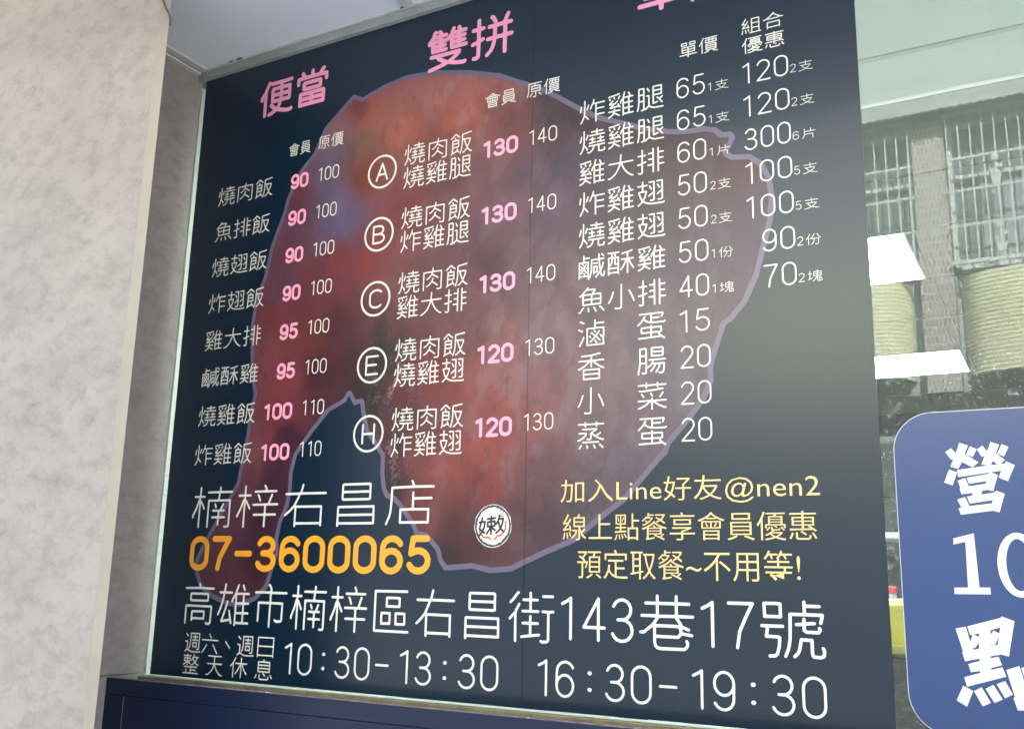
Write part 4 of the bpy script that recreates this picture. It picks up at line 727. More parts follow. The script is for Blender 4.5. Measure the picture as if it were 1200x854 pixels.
# print sheets (two lengths of vinyl meeting at the seam)
adopt(box('print_sheet', PX0, SEAM, 1.5995, 1.6012, PZ0, PZ1, M['navy']), poster)
adopt(box('print_sheet', SEAM + 0.0008, PX1, 1.5995, 1.6012, PZ0, PZ1, M['navy']), poster)
Y_LEG, Y_LINE, Y_TXT = 1.59935, 1.59915, 1.59895

# chicken leg print
poly = LEG_OUTLINE
hseg = [(poly[i][0], poly[i][1], poly[(i + 1) % len(poly)][0], poly[(i + 1) % len(poly)][1]) for i in range(len(poly))]
gh = 0.0035
lx0, lz0 = min(p[0] for p in poly) - 0.03, min(p[1] for p in poly) - 0.03
lnx = int((max(p[0] for p in poly) + 0.03 - lx0) / gh) + 1
lnz = int((max(p[1] for p in poly) + 0.03 - lz0) / gh) + 1
LX = lx0 + gh * np.arange(lnx)[None, :] + np.zeros((lnz, 1)); LZ = lz0 + gh * np.arange(lnz)[:, None] + np.zeros((1, lnx))
inside = np.zeros((lnz, lnx), bool)
for ax, az, bx, bz in hseg:
    if az == bz: continue
    cond = ((LZ > az) != (LZ > bz))
    inside ^= cond & (LX < (bx - ax) * (LZ - az) / (bz - az) + ax)
D = np.full((lnz, lnx), 9.0)
for ax, az, bx, bz in hseg:
    dx, dz = bx - ax, bz - az; q = dx * dx + dz * dz
    t_ = np.clip(((LX - ax) * dx + (LZ - az) * dz) / max(q, 1e-12), 0, 1)
    D = np.minimum(D, np.hypot(LX - ax - t_ * dx, LZ - az - t_ * dz))
SD = np.where(inside, -D, D)
outer = [simplify(l, 0.0004) for l in contour(SD, lx0, lz0, gh, 0.0005)]
inner = [simplify(l, 0.0004) for l in contour(SD, lx0, lz0, gh, -0.0095)]
adopt(flat_fill('picture_outline', [l for l in outer + inner if len(l) > 8], Y_LINE, M['mauve'], None), poster)

def fnoise(x, z, s, seed=0.0, o=4):
    return noise.fractal(Vector((x * s + seed, z * s - seed, seed)), 0.8, 2.1, o)
keep = SD < -0.002
idx = -np.ones(SD.shape, int)
jj, ii = np.nonzero(keep)
idx[jj, ii] = np.arange(len(jj))
verts = [(float(LX[j, i]), Y_LEG, float(LZ[j, i])) for j, i in zip(jj, ii)]
q4 = keep[:-1, :-1] & keep[:-1, 1:] & keep[1:, 1:] & keep[1:, :-1]
fj, fi = np.nonzero(q4)
faces = [(int(idx[j, i]), int(idx[j, i + 1]), int(idx[j + 1, i + 1]), int(idx[j + 1, i])) for j, i in zip(fj, fi)]
cp = np.array([(c[0], c[1]) for c in LEG_COLOURS])
cc = np.array([c[2:5] for c in LEG_COLOURS])
#VEIL
VX = np.array([v[0] for v in verts]); VZ = np.array([v[2] for v in verts])
wx = np.array([fnoise(x, z, 7.0, 1.3) for x, z in zip(VX, VZ)]); wz = np.array([fnoise(x, z, 7.0, 9.1) for x, z in zip(VX, VZ)])
w2 = np.array([fnoise(x, z, 30.0, 4.7, 3) for x, z in zip(VX, VZ)])
QX = VX + 0.030 * wx + 0.006 * w2; QZ = VZ + 0.036 * wz + 0.008 * w2
num = np.zeros((len(verts), 3)); den = np.zeros(len(verts))
#CAL
for (cx_, cz_), c in zip(cp, cc):
    w = 1.0 / ((QX - cx_) ** 2 + (QZ - cz_) ** 2 + 0.0006) ** 1.6
    num += w[:, None] * c; den += w
ink = num / den[:, None]
# brushy detail of the illustration: flat facets, dark flecks of crackled skin, small wet glints
det = np.array([fnoise(x * 1.0, z * 0.6, 13.0, 2.2, 4) for x, z in zip(QX, QZ)])
fac = np.array([noise.fractal(Vector((x * 24 + 5, z * 13, 3.0)), 0.9, 2.0, 3) for x, z in zip(VX + 0.010 * w2, VZ + 0.014 * w2)])
crk = np.array([fnoise(x * 1.5, z * 0.7, 38.0, 7.7, 3) for x, z in zip(VX, VZ)])
patch = np.array([fnoise(x, z, 5.0, 3.3, 2) for x, z in zip(VX, VZ)])
def sstep(v, a, b): return np.clip((v - a) / (b - a), 0, 1)
mid = sstep(VX, -1.25, -0.95)
f = 1.0 + 0.09 * np.tanh(det * 2.0)
f *= 1.0 + (sstep(fac, 0.20, 0.24) * 0.15 + sstep(fac, 0.42, 0.45) * 0.10) * (0.35 + 0.65 * mid) - sstep(-fac, 0.26, 0.31) * 0.14 * (0.3 + 0.7 * mid)
f *= 1.0 - 0.17 * sstep(crk, 0.38, 0.46) * sstep(patch, -0.05, 0.15)
ink = ink * f[:, None]
grey = ink.mean(1, keepdims=True)
lift = (sstep(fac, 0.20, 0.24) * mid * 0.35)[:, None]
ink = ink * (1 - lift) + grey * np.array([1.15, 0.92, 1.02]) * lift
# wet highlights on the joint and along the shin
for hx, hz, hr, am in ((-1.178, 1.905, 0.040, 0.16), (-1.190, 1.725, 0.035, 0.12)):
    g_ = np.exp(-((VX - hx) ** 2 + (VZ - hz) ** 2) / (2 * hr * hr))
    sh = sstep(np.abs(np.sin((VX * 0.8 - VZ * 0.5) * 160 + 7 * w2 + 3 * crk)), 0.80, 0.93)
    ink = ink + (am * g_ * sh * sstep(crk + 0.1, 0.0, 0.1))[:, None] * np.array([1.0, 0.72, 0.82])
ink = np.clip(ink * 1.1, 0.001, 1.0)
leg = mesh_obj('chicken_leg_picture', verts, faces, M['leg']); adopt(leg, poster)
at = leg.data.color_attributes.new('ink', 'FLOAT_COLOR', 'POINT')
at.data.foreach_set('color', np.hstack([ink, np.ones((len(ink), 1))]).astype(np.float32).ravel())

# seam line (overlap of the two sheets)
adopt(flat_rect('sheet_seam', SEAM - 0.0010, SEAM + 0.0012, PZ0, PZ1, 1.59905, M['seam']), poster)

def put(name, txt, x0, z0, x1, z1, ratio, m_, fine=0.42, y=None):
    r = ratio * (z1 - z0)
    o = strokes_obj(name, fit(text_strokes(txt), x0, z0, x1, z1, r), r, Y_TXT if y is None else y, M[m_], None, fine)
    return adopt(o, poster)

names1 = ['燒肉飯', '魚排飯', '燒翅飯', '炸翅飯', '雞大排', '鹹酥雞', '燒雞飯', '炸雞飯']
member = ['90', '90', '90', '90', '95', '95', '100', '100']
normal = ['100'] * 6 + ['110'] * 2
for k in range(8):
    z = 2.3585 - 0.0884 * k
    put('dish_name', names1[k], -1.717, z, -1.546, z + 0.0475, .030, 'w')
    put('member_price', member[k], -1.491 if len(member[k]) < 3 else -1.519, z + 0.003, -1.439, z + 0.0395, .090, 'p')
    put('regular_price', normal[k], -1.410, z + 0.008, -1.352, z + 0.0403, .038, 'w')
put('column_heading', '會員', -1.504, 2.444, -1.439, 2.4755, .034, 'w')
put('column_heading', '原價', -1.416, 2.444, -1.345, 2.4765, .034, 'w')
put('column_heading', '會員', -0.977, 2.445, -0.905, 2.477, .034, 'w')
put('column_heading', '原價', -0.880, 2.445, -0.806, 2.478, .034, 'w')
put('column_heading', '單價', -0.559, 2.450, -0.486, 2.4815, .034, 'w')
put('column_heading', '組合', -0.442, 2.467, -0.367, 2.4980, .034, 'w')
put('column_heading', '優惠', -0.442, 2.429, -0.367, 2.4600, .034, 'w')
put('section_heading', '便當', -1.607, 2.561, -1.401, 2.6545, .053, 'p', 0.3)
put('section_heading', '雙拼', -1.127, 2.561, -0.914, 2.6575, .049, 'p', 0.3)
put('section_heading', '單點', -0.642, 2.561, -0.436, 2.6565, .051, 'p', 0.3)
sets = [('A', '燒肉飯', '燒雞腿', '130', '140'), ('B', '燒肉飯', '炸雞腿', '130', '140'), ('C', '燒肉飯', '雞大排', '130', '140'),
        ('E', '燒肉飯', '燒雞翅', '120', '130'), ('H', '燒肉飯', '炸雞翅', '120', '130')]
for k, (c, a, b, p1, p2) in enumerate(sets):
    z = 2.3585 - 0.1423 * k
    cz = 2.3570 - 0.1423 * k
    ring = [[(-1.2320 + 0.0362 * math.cos(R(q)), cz + 0.0362 * math.sin(R(q))) for q in range(0, 361, 10)]]
    adopt(strokes_obj('letter_ring', ring, 0.0023, Y_TXT, M['w'], None, 0.5), poster)
    put('set_letter', c, -1.2485, cz - 0.0215, -1.2155, cz + 0.0205, .052, 'w')
    put('dish_name', a, -1.1745, z - 0.0005, -1.0055, z + 0.0475, .030, 'w')
    put('dish_name', b, -1.1745, z - 0.0530, -1.0065, z - 0.0040, .030, 'w')
    put('member_price', p1, -0.978, z - 0.0230, -0.8975, z + 0.0145, .090, 'p')
    put('regular_price', p2, -0.872, z - 0.0155, -0.811, z + 0.0165, .037, 'w')
side3 = ['炸雞腿', '燒雞腿', '雞大排', '炸雞翅', '燒雞翅', '鹹酥雞', '魚小排', ('滷', '蛋'), ('香', '腸'), ('小', '菜'), ('蒸', '蛋')]
one_p = [('65', '1支'), ('65', '1支'), ('60', '1片'), ('50', '2支'), ('50', '2支'), ('50', '1份'), ('40', '1塊'), ('15', ''), ('20', ''), ('20', ''), ('20', '')]
two_p = [('120', '2支'), ('120', '2支'), ('300', '6片'), ('100', '5支'), ('100', '5支'), ('90', '2份'), ('70', '2塊')]
for k in range(11):
    z = 2.3625 - 0.0628 * k
    if isinstance(side3[k], str): put('dish_name', side3[k], -0.762, z, -0.591, z + 0.0490, .030, 'w')
    else:
        put('dish_name', side3[k][0], -0.762, z, -0.7095, z + 0.0490, .030, 'w')
        put('dish_name', side3[k][1], -0.6455, z, -0.592, z + 0.0490, .030, 'w')
    zp = 2.3710 - 0.0632 * k
    put('price', one_p[k][0], -0.566, zp, -0.512, zp + 0.0403, .034, 'w')
    if one_p[k][1]: put('portion_note', one_p[k][1], -0.506, zp + 0.001, -0.4685, zp + 0.0203, .029, 'w')
    if k < 7:
        put('price', two_p[k][0], -0.4425 if len(two_p[k][0]) == 3 else -0.417, zp - 0.0003, -0.362, zp + 0.0400, .034, 'w')
        put('portion_note', two_p[k][1], -0.359, zp + 0.001, -0.3205, zp + 0.0203, .029, 'w')
put('branch_name', '楠梓右昌店', -1.710, 1.601, -1.065, 1.692, .0265, 'w')
put('phone_number', '07-3600065', -1.706, 1.509, -1.068, 1.584, .085, 'o', 0.25)
put('address_lettering', '高雄市楠梓區右昌街', -1.709, 1.396, -0.804, 1.485, .0270, 'w')
put('address_lettering', '143', -0.791, 1.404, -0.655, 1.4775, .036, 'w')
put('address_lettering', '巷', -0.645, 1.396, -0.549, 1.485, .0285, 'w')
put('address_lettering', '17', -0.538, 1.404, -0.450, 1.4775, .036, 'w')
put('address_lettering', '號', -0.441, 1.394, -0.341, 1.482, .0285, 'w')
for c, a in zip('週六週日', (-1.697, -1.6465, -1.5445, -1.4880)): put('closing_days', c, a, 1.3375, a + (0.0475 if c != '日' else 0.0445), 1.3785, .033, 'w')
put('closing_days', '、', -1.579, 1.350, -1.564, 1.3655, .09, 'w')
for c, a in zip('整天休息', (-1.698, -1.6285, -1.5600, -1.4905)): put('closing_days', c, a, 1.2935, a + 0.0475, 1.3345, .033, 'w')
put('opening_hours', '10:30-13:30', -1.414, 1.309, -0.914, 1.3705, .036, 'w')
put('opening_hours', '16:30-19:30', -0.835, 1.3085, -0.343, 1.3700, .036, 'w')

# the three invitation lines are set in a plainer sans face
def font_line(txt, x0, z0, x1, z1, y, m_, name='invitation_line'):
    cu = bpy.data.curves.new(name, 'FONT')
    cu.body = txt; cu.size = 1.0; cu.resolution_u = 3
    if hasattr(cu, 'offset'): cu.offset = -0.006
    tmp = bpy.data.objects.new(name, cu)
    COL.objects.link(tmp)
    bpy.context.view_layer.update()
    me0 = tmp.to_mesh()
    vs = [v.co.copy() for v in me0.vertices]; fs = [tuple(p.vertices) for p in me0.polygons]
    tmp.to_mesh_clear()
    bpy.data.objects.remove(tmp)
    a0, a1 = min(v.x for v in vs), max(v.x for v in vs); b0, b1 = min(v.y for v in vs), max(v.y for v in vs)
    vv = [(x0 + (v.x - a0) / (a1 - a0) * (x1 - x0), y, z0 + (v.y - b0) / (b1 - b0) * (z1 - z0)) for v in vs]
    o = mesh_obj(name, vv, fs, m_)
    bm = bmesh.new(); bm.from_mesh(o.data)
    for f_ in bm.faces:
        f_.normal_update()
        if f_.normal.y > 0: f_.normal_flip()
    bm.to_mesh(o.data); bm.free()
    return o
adopt(font_line('加入Line好友@nen2', -0.794, 1.6345, -0.340, 1.681, Y_TXT, M['y']), poster)
adopt(font_line('線上點餐享會員優惠', -0.789, 1.574, -0.347, 1.620, Y_TXT, M['y']), poster)
adopt(font_line('預定取餐~不用等!', -0.760, 1.509, -0.375, 1.558, Y_TXT, M['y']), poster)

# round shop emblem: white disc, brushed dark ring, brush character, red swashes
LCX, LCZ, LR = -0.9333, 1.6003, 0.0395
em = adopt(flat_fill('emblem', [[(LCX + (LR + 0.0006 * math.sin(q * 1.9)) * math.cos(R(q)), LCZ + LR * math.sin(R(q))) for q in range(0, 360, 6)]], Y_TXT, M['w'], None), poster)
def sub(o): adopt(o, em); return o
em.location = (0, 0, 0)
rr = random.Random(11)
ringO, ringI = [], []
for q in range(0, 360, 4):
    a = LR * (0.955 + 0.025 * rr.random()); b = LR * (0.885 - 0.05 * rr.random() * (1 if 60 < q < 330 else 0.3))
    ringO.append((LCX + a * math.cos(R(q)), LCZ + a * math.sin(R(q)))); ringI.append((LCX + b * math.cos(R(q)), LCZ + b * math.sin(R(q))))
sub(flat_fill('brush_ring', [ringO, ringI], Y_TXT - 0.0002, mat('slate_ink', (0.03, 0.045, 0.07, 1), 0.4), None))
st = fit(glyph('嫩'), LCX - 0.030, LCZ - 0.016, LCX + 0.025, LCZ + 0.019, 0.001)
st = [[(x, z + (x - LCX) * 0.12) for x, z in s] for s in st]
sub(strokes_obj('brush_character', st, 0.00185, Y_TXT - 0.0003, M['black'], None, 0.5))
sub(strokes_obj('brush_figure', fit(DIG['2'][0], LCX + 0.013, LCZ + 0.017, LCX + 0.023, LCZ + 0.030, 0.0007), 0.0007, Y_TXT - 0.0003, M['black'], None, 0.5))
red = [[(LCX - 0.029, LCZ - 0.004), (LCX - 0.027, LCZ - 0.013), (LCX - 0.019, LCZ - 0.021), (LCX - 0.008, LCZ - 0.021), (LCX - 0.003, LCZ - 0.025)],
       [(LCX + 0.004, LCZ - 0.025), (LCX + 0.010, LCZ - 0.019), (LCX + 0.019, LCZ - 0.016), (LCX + 0.027, LCZ - 0.006), (LCX + 0.028, LCZ + 0.008)]]
sub(strokes_obj('red_swash', red, 0.0014, Y_TXT - 0.0003, M['red'], None, 0.5))

# ================================================================ blue opening-hours sign on the glass
sign = empty('opening_hours_sign', (0.08, 1.600, 1.30))
tag(sign, 'blue rounded vinyl sign with bold white characters on the glass right of the poster', 'sign')
def rrect(x0, x1, z0, z1, r, n=10):
    p = []
    for cx_, cz_, a in ((x1 - r, z1 - r, 0), (x0 + r, z1 - r, 90), (x0 + r, z0 + r, 180), (x1 - r, z0 + r, 270)):
        p += arc(cx_, cz_, r, r, a, a + 90, n)
    return p
SX0, SX1, SZ0, SZ1 = -0.2265, 0.46, 1.301, 1.7640
adopt(flat_fill('white_border', [rrect(SX0 - 0.0012, SX1 + .0012, SZ0 - 0.0012, SZ1 + 0.0012, 0.0572)], 1.6012, M['signwhite'], None), sign)
adopt(flat_fill('blue_panel', [rrect(SX0, SX1, SZ0, SZ1, 0.056)], 1.6004, M['signblue'], None), sign)
for k, q in enumerate(SIGN_CUT['ying']): adopt(flat_fill('character_stroke', [q], 1.5998 - 0.00003 * k, M['signwhite'], None), sign)
for k, q in enumerate(SIGN_CUT['dian']): adopt(flat_fill('character_stroke', [q] + (SIGN_CUT['dholes'] if k == 0 else []), 1.5998 - 0.00003 * k, M['signwhite'], None), sign)
adopt(flat_fill('numeral', [SIGN_CUT['one']], 1.5998, M['signwhite'], None), sign)
zc = (-0.0690, 1.5395)
adopt(flat_fill('numeral', [arc(zc[0], zc[1], 0.0275, 0.0450, 0, 354, 58), arc(zc[0], zc[1], 0.0160, 0.0362, 0, 354, 58)], 1.5998, M['signwhite'], None), sign)

# ================================================================ inside the shop, seen through the glass
room = empty('shop_interior', (0, 4, 0)); tag(room, kind='structure')
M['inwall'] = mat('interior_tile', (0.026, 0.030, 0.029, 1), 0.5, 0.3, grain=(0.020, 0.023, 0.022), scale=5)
M['inceil_falloff'] = mat('ceiling_tile_painted_falloff', (0.13, 0.14, 0.135, 1), 0.85, 0.2, grain=(0.11, 0.12, 0.115), scale=30)  # deep ceiling: falloff of light from the window put into a darker grey
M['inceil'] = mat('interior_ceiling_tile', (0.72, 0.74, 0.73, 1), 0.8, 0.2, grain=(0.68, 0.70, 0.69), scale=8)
adopt(box('interior_floor', -1.82, 3.0, 1.71, 7.5, 0.0, 0.02, mat('interior_floor_tile', (0.5, 0.5, 0.49, 1), 0.5)), room)
adopt(box('back_wall', -1.8, 3.0, 7.40, 7.5, 0.02, 3.0, M['inwall']), room)
IC = 2.72
xs = [-1.815, -1.61, -1.01, -0.41, 0.19, 0.79, 1.39, 1.99, 2.59, 3.0]
ys = [1.70, 2.26, 2.52, 3.02, 3.51, 4.125, 4.75, 5.45, 6.06, 6.68, 7.40]
lights_at = {(2, 4), (2, 7), (5, 4), (5, 7), (1, 2)}  # the panel hidden behind the poster is added to brighten the window jamb
lit = emit_mat('led_panel_lit', (0.96, 1.0, 0.97, 1), 6.5)
for i in range(len(xs) - 1):
    for j in range(len(ys) - 1):
        if xs[i + 1] - xs[i] < 0.15: continue
        if (i, j) in lights_at: continue
        adopt(box('ceiling_tile', xs[i] + 0.004, xs[i + 1] - 0.004, ys[j] + 0.004, ys[j + 1] - 0.004, IC + 0.0035, IC + 0.018, M['inceil'] if j < 2 else M['inceil_falloff']), room)
for y in ys[1:-1]: adopt(box('ceiling_rail', -1.8, 3.0, y - 0.009, y + 0.009, IC, IC + 0.003, M['trim'] if y < 2.3 else M['inceil_falloff']), room)
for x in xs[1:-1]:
    for j in range(len(ys) - 1): adopt(box('ceiling_rail', x - 0.011, x + 0.011, ys[j] + 0.0115, ys[j + 1] - 0.0115, IC, IC + 0.003, M['inceil'] if j < 2 else M['inceil_falloff']), room)
labs = {(2, 4): 'square ceiling light panel inside the shop, the upper of the two seen through the glass',
        (2, 7): 'square ceiling light panel inside the shop, the lower and farther of the two seen',
        (5, 4): 'square ceiling light panel deep in the shop, near and to the right',
        (5, 7): 'square ceiling light panel deep in the shop, far and to the right',
        (1, 2): 'added light panel, unseen behind the left part of the poster, brightening the window jamb'}
for (i, j) in sorted(lights_at):
    e = empty('ceiling_light', ((xs[i] + xs[i + 1]) / 2, (ys[j] + ys[j + 1]) / 2, IC))
    tag(e, labs[(i, j)], 'ceiling light', 'square light panels in the shop ceiling')
    x0, x1, y0, y1 = xs[i] + 0.0115, xs[i + 1] - 0.0115, ys[j] + 0.0115, ys[j + 1] - 0.0115
    adopt(box('diffuser', x0 + 0.008, x1 - 0.008, y0 + 0.008, y1 - 0.008, IC + 0.002, IC + 0.010, lit), e)
    bm = bmesh.new()
    for a in ((x0, x0 + 0.008, y0, y1), (x1 - 0.008, x1, y0, y1), (x0 + 0.0081, x1 - 0.0081, y0, y0 + 0.008), (x0 + 0.0081, x1 - 0.0081, y1 - 0.008, y1)):
        add_box(bm, *a, IC + 0.0005, IC + 0.012)
    adopt(bm_obj('frame', bm, M['trim']), e)
adopt(box('window_jamb', -1.8255, -1.8225, 1.6115, 2.6, 1.1, 2.7, mat('white_jamb', (0.85, 0.85, 0.82, 1), 0.6)), room)

# worktop, trays, bag and bottles behind the glass
wt = empty('work_table', (-0.2, 2.5, 0))
tag(wt, 'white topped work table inside the shop low behind the glass', 'table')
adopt(box('table_top', -0.9, 0.6, 1.78, 3.42, 1.165, 1.195, mat('white_laminate', (0.75, 0.76, 0.74, 1), 0.4), bevel=0.004), wt)
for x in (-0.86, 0.56):
    for y in (1.82, 3.38):
        adopt(box('leg', x - 0.02, x + 0.02, y - 0.02, y + 0.02, 0.02, 1.164, M['trim']), wt)
tray = mat('black_plastic_tray', (0.020, 0.024, 0.024, 1), 0.25, 0.5)
st_ = empty('lid_stack', (-0.39, 2.45, 1.196))
tag(st_, 'stack of thin black takeaway trays in the gap beside the blue sign', 'tray stack')
bm = bmesh.new()
rq = random.Random(5)
for k in range(24):
    z = 1.197 + k * 0.0066
    dx = (rq.random() - .5) * 0.006; dy = (rq.random() - .5) * 0.006
    add_box(bm, -0.52 + dx, -0.28 + dx, 2.36 + dy, 2.54 + dy, z, z + 0.0040)
    add_box(bm, -0.512 + dx, -0.288 + dx, 2.368 + dy, 2.532 + dy, z + 0.0041, z + 0.0065)
o = bm_obj('tray', bm, tray); o['kind'] = 'stuff'; adopt(o, st_)
# yellow bag: slumped pillow shape on top of the stack
bm = bmesh.new()
bmesh.ops.create_icosphere(bm, subdivisions=4, radius=1.0)
for v in bm.verts:
    p = v.co.copy()
    s = lambda a: math.copysign(abs(a) ** 0.55, a)
    q = Vector((s(p.x) * 0.105, s(p.y) * 0.075, s(p.z) * 0.062))
    n_ = noise.fractal(p * 2.3, 0.9, 2.0, 4)
    q += p.normalized() * n_ * 0.012
    v.co = q + Vector((-0.385, 2.45, 1.356 + 0.062))
bag = bm_obj('yellow_bag', bm, mat('yellow_plastic_bag', (0.90, 0.62, 0.012, 1), 0.35, 0.5, grain=(0.85, 0.68, 0.06), bump=0.5, scale=9), None, True)
tag(bag, 'bright yellow plastic bag lying on the black trays inside the window', 'bag')
clear = bpy.data.materials.new('clear_bottle'); clear.use_nodes = True
cbn = clear.node_tree.nodes['Principled BSDF']
cbn.inputs['Base Color'].default_value = (0.55, 0.62, 0.60, 1); cbn.inputs['Roughness'].default_value = 0.1; cbn.inputs['Alpha'].default_value = 0.45
capm = mat('red_cap', (0.62, 0.03, 0.03, 1), 0.35)
for k, (x, y, lb) in enumerate(((-0.483, 3.20, 'clear bottle with a red cap standing behind the yellow bag, left one'),
                                (-0.455, 3.30, 'clear bottle with a red cap mostly hidden behind the yellow bag'))):
    b_ = empty('bottle', (x, y, 1.1955)); tag(b_, lb, 'bottle', 'red capped bottles behind the bag')
    h_ = 0.296 if k == 0 else 0.290
    lathe('bottle_body', [(0.026, 0.0), (0.030, 0.01), (0.030, h_ * 0.80), (0.027, h_ * 0.86), (0.0135, h_ * 0.95), (0.0115, h_)], clear, b_)
    lathe('cap', [(0.0135, h_ + 0.0005), (0.0135, h_ + 0.018), (0.012, h_ + 0.021)], capm, b_)
shelf = empty('wall_shelf', (0, 3.4, 1.66))
tag(shelf, 'long pale shelf rail across the room behind the bottles', 'shelf')
adopt(box('shelf_board', -1.5, 1.5, 3.45, 3.75, 1.665, 1.685, mat('pale_shelf', (0.62, 0.66, 0.66, 1), 0.4), bevel=0.003), shelf)
for x in (-1.4, -0.1, 1.4): adopt(box('bracket', x - 0.012, x + 0.012, 3.5, 3.74, 1.55, 1.6645, M['trim']), shelf)
part = empty('tiled_partition', (0, 3.8, 0)); tag(part, 'grey tiled partition wall carrying the shelf inside the shop', 'wall')
tl = None
for i in range(16):
    for j in range(10):
        if tl is None:
            tl = box('tile', 0, 0.196, 0, 0.008, 0, 0.196, M['inwall'], bevel=0.002)
            o = tl
        else:
            o = tl.copy(); COL.objects.link(o)
        o.parent = part
        o.location = (-1.6 + 0.2 * i, -0.0, 0.03 + 0.2 * j)
adopt(box('partition_core', -1.62, 1.62, 3.809, 3.86, 0.02, 2.05, M['putty']), part)

# ================================================================ building across the street (seen mirrored in the glass)
FY = -8.0
opp = empty('facing_building', (-0.5, FY, -0.15))
tag(opp, 'old apartment front across the street mirrored in the glass, barred windows and yellow awnings', 'building')
bm = bmesh.new()
tilem = bpy.data.materials.new('mosaic_tile_facade'); tilem.use_nodes = True
t = tilem.node_tree; b = t.nodes['Principled BSDF']; b.inputs['Roughness'].default_value = 0.45
tc = t.nodes.new('ShaderNodeTexCoord'); mp = t.nodes.new('ShaderNodeMapping'); mp.inputs['Rotation'].default_value = (R(90), 0, 0)
br = t.nodes.new('ShaderNodeTexBrick'); br.inputs['Scale'].default_value = 1.0
br.inputs['Brick Width'].default_value = 0.045; br.inputs['Row Height'].default_value = 0.095; br.inputs['Mortar Size'].default_value = 0.007
br.inputs['Color1'].default_value = (0.40, 0.335, 0.31, 1); br.inputs['Color2'].default_value = (0.27, 0.225, 0.205, 1); br.inputs['Mortar'].default_value = (0.62, 0.58, 0.55, 1)
t.links.new(tc.outputs['Object'], mp.inputs[0]); t.links.new(mp.outputs[0], br.inputs['Vector']); t.links.new(br.outputs[0], b.inputs['Base Color'])
fwall = mat('weathered_render', (0.50, 0.52, 0.55, 1), 0.8, 0.3, grain=(0.40, 0.42, 0.45), scale=1.2)
dimw = mat('dark_shopfront', (0.045, 0.055, 0.05, 1), 0.6, 0.4, grain=(0.02, 0.025, 0.022), scale=2)
adopt(box('ground_storey', -5.3, 14, FY - 6.0, FY - 0.05, -0.14, 3.55, dimw), opp)
adopt(box('upper_wall', -5.3, 14, FY - 6.0, FY - 0.25, 3.56, 7.2, fwall), opp)
adopt(box('roof_storey', -5.3, 14, FY - 6.0, FY - 0.25, 7.201, 9.6, mat('grey_green_cladding', (0.12, 0.135, 0.13, 1), 0.6)), opp)
cols_ = [-5.1, -4.2, -1.04, 2.1, 5.2, 8.2, 11.2]
for x in cols_: adopt(box('tiled_column', x - 0.17, x + 0.17, FY - 0.249, FY, 3.56, 6.64, tilem), opp)
# corrugated eave with a toothed front edge
vs, fs = [], []
n_t = 820
for k in range(n_t + 1):
    x = -5.3 + 19.3 * k / n_t
    zz = 0.016 * (math.sin(k * math.pi / 2.0))
    vs += [(x, FY + 0.25, 6.66 + zz), (x, FY - 0.24, 6.86 + zz), (x, FY - 0.24, 6.875 + zz), (x, FY + 0.25, 6.675 + zz)]
for k in range(n_t):
    a = 4 * k
    for q in range(4): fs.append((a + q, a + (q + 1) % 4, a + 4 + (q + 1) % 4, a + 4 + q))
adopt(mesh_obj('corrugated_eave', vs, fs, mat('pale_fibre_sheet', (0.55, 0.52, 0.48, 1), 0.7)), opp)
glz = mat('facade_window_glass', (0.17, 0.21, 0.21, 1), 0.3, 0.4)
curt = mat('grey_curtain', (0.42, 0.44, 0.48, 1), 0.8, 0.3, grain=(0.26, 0.28, 0.32), scale=3)
white = mat('white_painted_metal', (0.66, 0.68, 0.65, 1), 0.5)
def dupl(o, loc, parent):
    c = o.copy(); COL.objects.link(c); c.parent = parent; c.matrix_parent_inverse = Matrix.Identity(4); c.location = loc
    return c
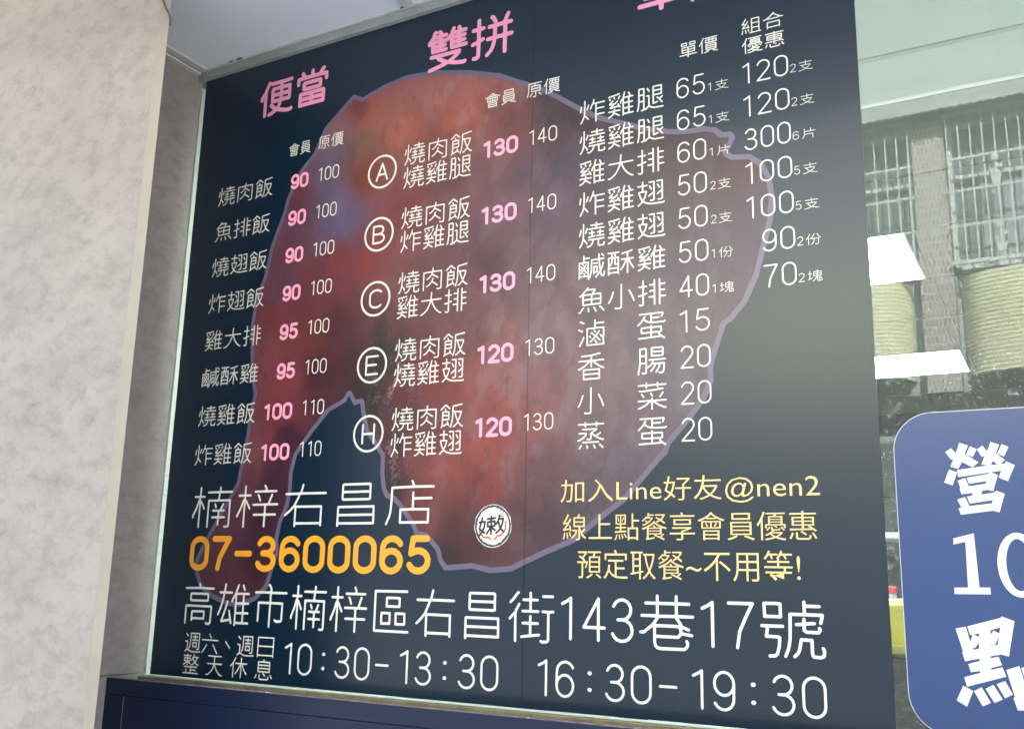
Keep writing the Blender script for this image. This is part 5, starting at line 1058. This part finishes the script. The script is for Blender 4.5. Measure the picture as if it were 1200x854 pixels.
# window prototype between two columns (origin at left bottom corner, on the facade plane)
WW, WH = 2.72, 1.62
proto_bar = None
winds = []
for wi, x in enumerate(cols_[:-1]):
    x0 = x + 0.19; x1 = cols_[wi + 1] - 0.19
    w = empty('window', (x0, FY, 4.95)); w.parent = opp
    w.matrix_parent_inverse = Matrix.Translation(-Vector(opp.location))
    W_ = x1 - x0
    def wb(name, a0, a1, b0, b1, c0, c1, m_, bev=0.0):
        bm = bmesh.new(); add_box(bm, a0, a1, b0, b1, c0, c1, bev); return bm_obj(name, bm, m_, w)
    wb('pane', 0.05, W_ - 0.05, -0.20, -0.19, 0.02, 1.0, glz)
    wb('pane', 0.05, W_ - 0.05, -0.20, -0.19, 1.06, 1.62, glz)
    wb('curtain', 0.30, W_ * 0.72, -0.187, -0.180, 0.02, 1.0, curt)
    bm = bmesh.new()
    for a in ((0.0, 0.05, -0.21, -0.14, 0.0, 1.68), (W_ - 0.05, W_, -0.21, -0.14, 0.0, 1.68), (0.051, W_ - 0.051, -0.21, -0.14, -0.03, 0.018),
              (0.051, W_ - 0.051, -0.21, -0.14, 1.005, 1.055), (0.051, W_ - 0.051, -0.21, -0.14, 1.625, 1.68), (W_ / 2 - 0.03, W_ / 2 + 0.03, -0.178, -0.14, 0.02, 1.0)):
        add_box(bm, *a)
    bm_obj('frame', bm, white, w)
    if proto_bar is None:
        bm = bmesh.new(); add_box(bm, -0.007, 0.007, -0.007, 0.007, -0.02, 1.74); proto_bar = bm.copy(); bar_me = bpy.data.meshes.new('grille_bar'); proto_bar.to_mesh(bar_me); bar_me.materials.append(white); bm.free()
    nb = int(W_ / 0.118)
    for k in range(nb + 1):
        o = bpy.data.objects.new('grille_bar', bar_me); COL.objects.link(o); o.parent = w; o.location = (0.01 + (W_ - 0.02) * k / nb, 0.06, 0)
    for k, z in enumerate((0.0, 0.40, 0.80, 1.17, 1.70)): wb('grille_rail', -0.03, W_ + 0.03, 0.048, 0.072, z - (0.012 if k else 0.03), z + 0.012, white)
    # wrought flower-pot ornaments on the grille
    for (fx, fz) in ((0.47, 0.06), (0.47, 0.82), (W_ - 0.6, 0.06), (W_ - 0.6, 0.82)):
        bm = bmesh.new()
        pot = [(-0.055, 0.10), (0.055, 0.10), (0.035, 0.0), (-0.035, 0.0)]
        va = [bm.verts.new((fx + a, 0.073, fz + c)) for a, c in pot]; vb = [bm.verts.new((fx + a, 0.083, fz + c)) for a, c in pot]
        bm.faces.new(va); bm.faces.new(vb[::-1])
        for k in range(4): bm.faces.new((va[k], vb[k], vb[(k + 1) % 4], va[(k + 1) % 4]))
        add_box(bm, fx - 0.006, fx + 0.006, 0.073, 0.085, fz + 0.11, fz + 0.26)
        for a, c, s in ((0.0, 0.29, 0.045), (0.045, 0.19, 0.028), (-0.045, 0.15, 0.028)):
            r = bmesh.ops.create_icosphere(bm, subdivisions=1, radius=s)
            bmesh.ops.scale(bm, vec=(1, 0.3, 1), verts=r['verts']); bmesh.ops.translate(bm, vec=(fx + a, 0.085, fz + c), verts=r['verts'])
        bmesh.ops.recalc_face_normals(bm, faces=bm.faces)
        bm_obj('flower_ornament', bm, white, w)
    # bulging ribbed awning under the window
    ax0, ax1 = 0.04 if wi != 1 else 0.3, W_ - 0.04 if wi != 1 else W_ - 0.10
    vs, fs = [], []
    ncol, nrow = 28, 144
    for j in range(nrow + 1):
        tz = j / nrow
        z = -1.22 + 1.10 * tz
        for i in range(ncol + 1):
            u = -1 + 2 * i / ncol
            bul = (1 - abs(u) ** 3.2) ** 0.5 if abs(u) < 1 else 0
            y = -0.2 + 0.42 * bul * (0.85 + 0.15 * (1 - tz)) + 0.0045 * math.sin(j * math.pi / 3)
            vs.append(((ax0 + ax1) / 2 + u * (ax1 - ax0) / 2, y, z))
    for j in range(nrow):
        for i in range(ncol):
            a = j * (ncol + 1) + i
            fs.append((a, a + 1, a + ncol + 2, a + ncol + 1))
    if wi == 0: awm = mat('olive_yellow_awning', (0.84, 0.83, 0.55, 1), 0.5, 0.4, grain=(0.76, 0.75, 0.50), scale=2)
    mesh_obj('awning', vs, fs, awm, w, True)

# unseen dark neighbour, added to keep the poster's left side free of glare
nb = empty('added_dark_building', (-11, FY, -0.14))
tag(nb, 'dark tiled building across the street left of the barred apartment front', 'building')
dkt = mat('dark_grey_tile', (0.045, 0.048, 0.05, 1), 0.5, 0.4, grain=(0.03, 0.032, 0.034), scale=3)
adopt(box('wall', -22, -5.35, FY - 6.0, FY + 0.3, -0.14, 10.5, dkt), nb)
for k in range(5):
    for j in range(3):
        x = -19.6 + 3.0 * k; z = 1.0 + 3.0 * j
        adopt(box('window_frame', x - 0.05, x + 1.45, FY + 0.3, FY + 0.34, z - 0.05, z + 1.35, M['frame']), nb)
        adopt(box('window_glass', x, x + 1.4, FY + 0.341, FY + 0.345, z, z + 1.3, mat('dark_window', (0.03, 0.035, 0.04, 1), 0.15) if (k, j) == (0, 0) else bpy.data.materials['dark_window']), nb)
# distant row behind the street so that no bare horizon is mirrored
bk = box('rear_building', -40, 40, -24, -16, -0.14, 9.0, fwall)
tag(bk, 'plain row of buildings behind the barred apartment front', 'building')
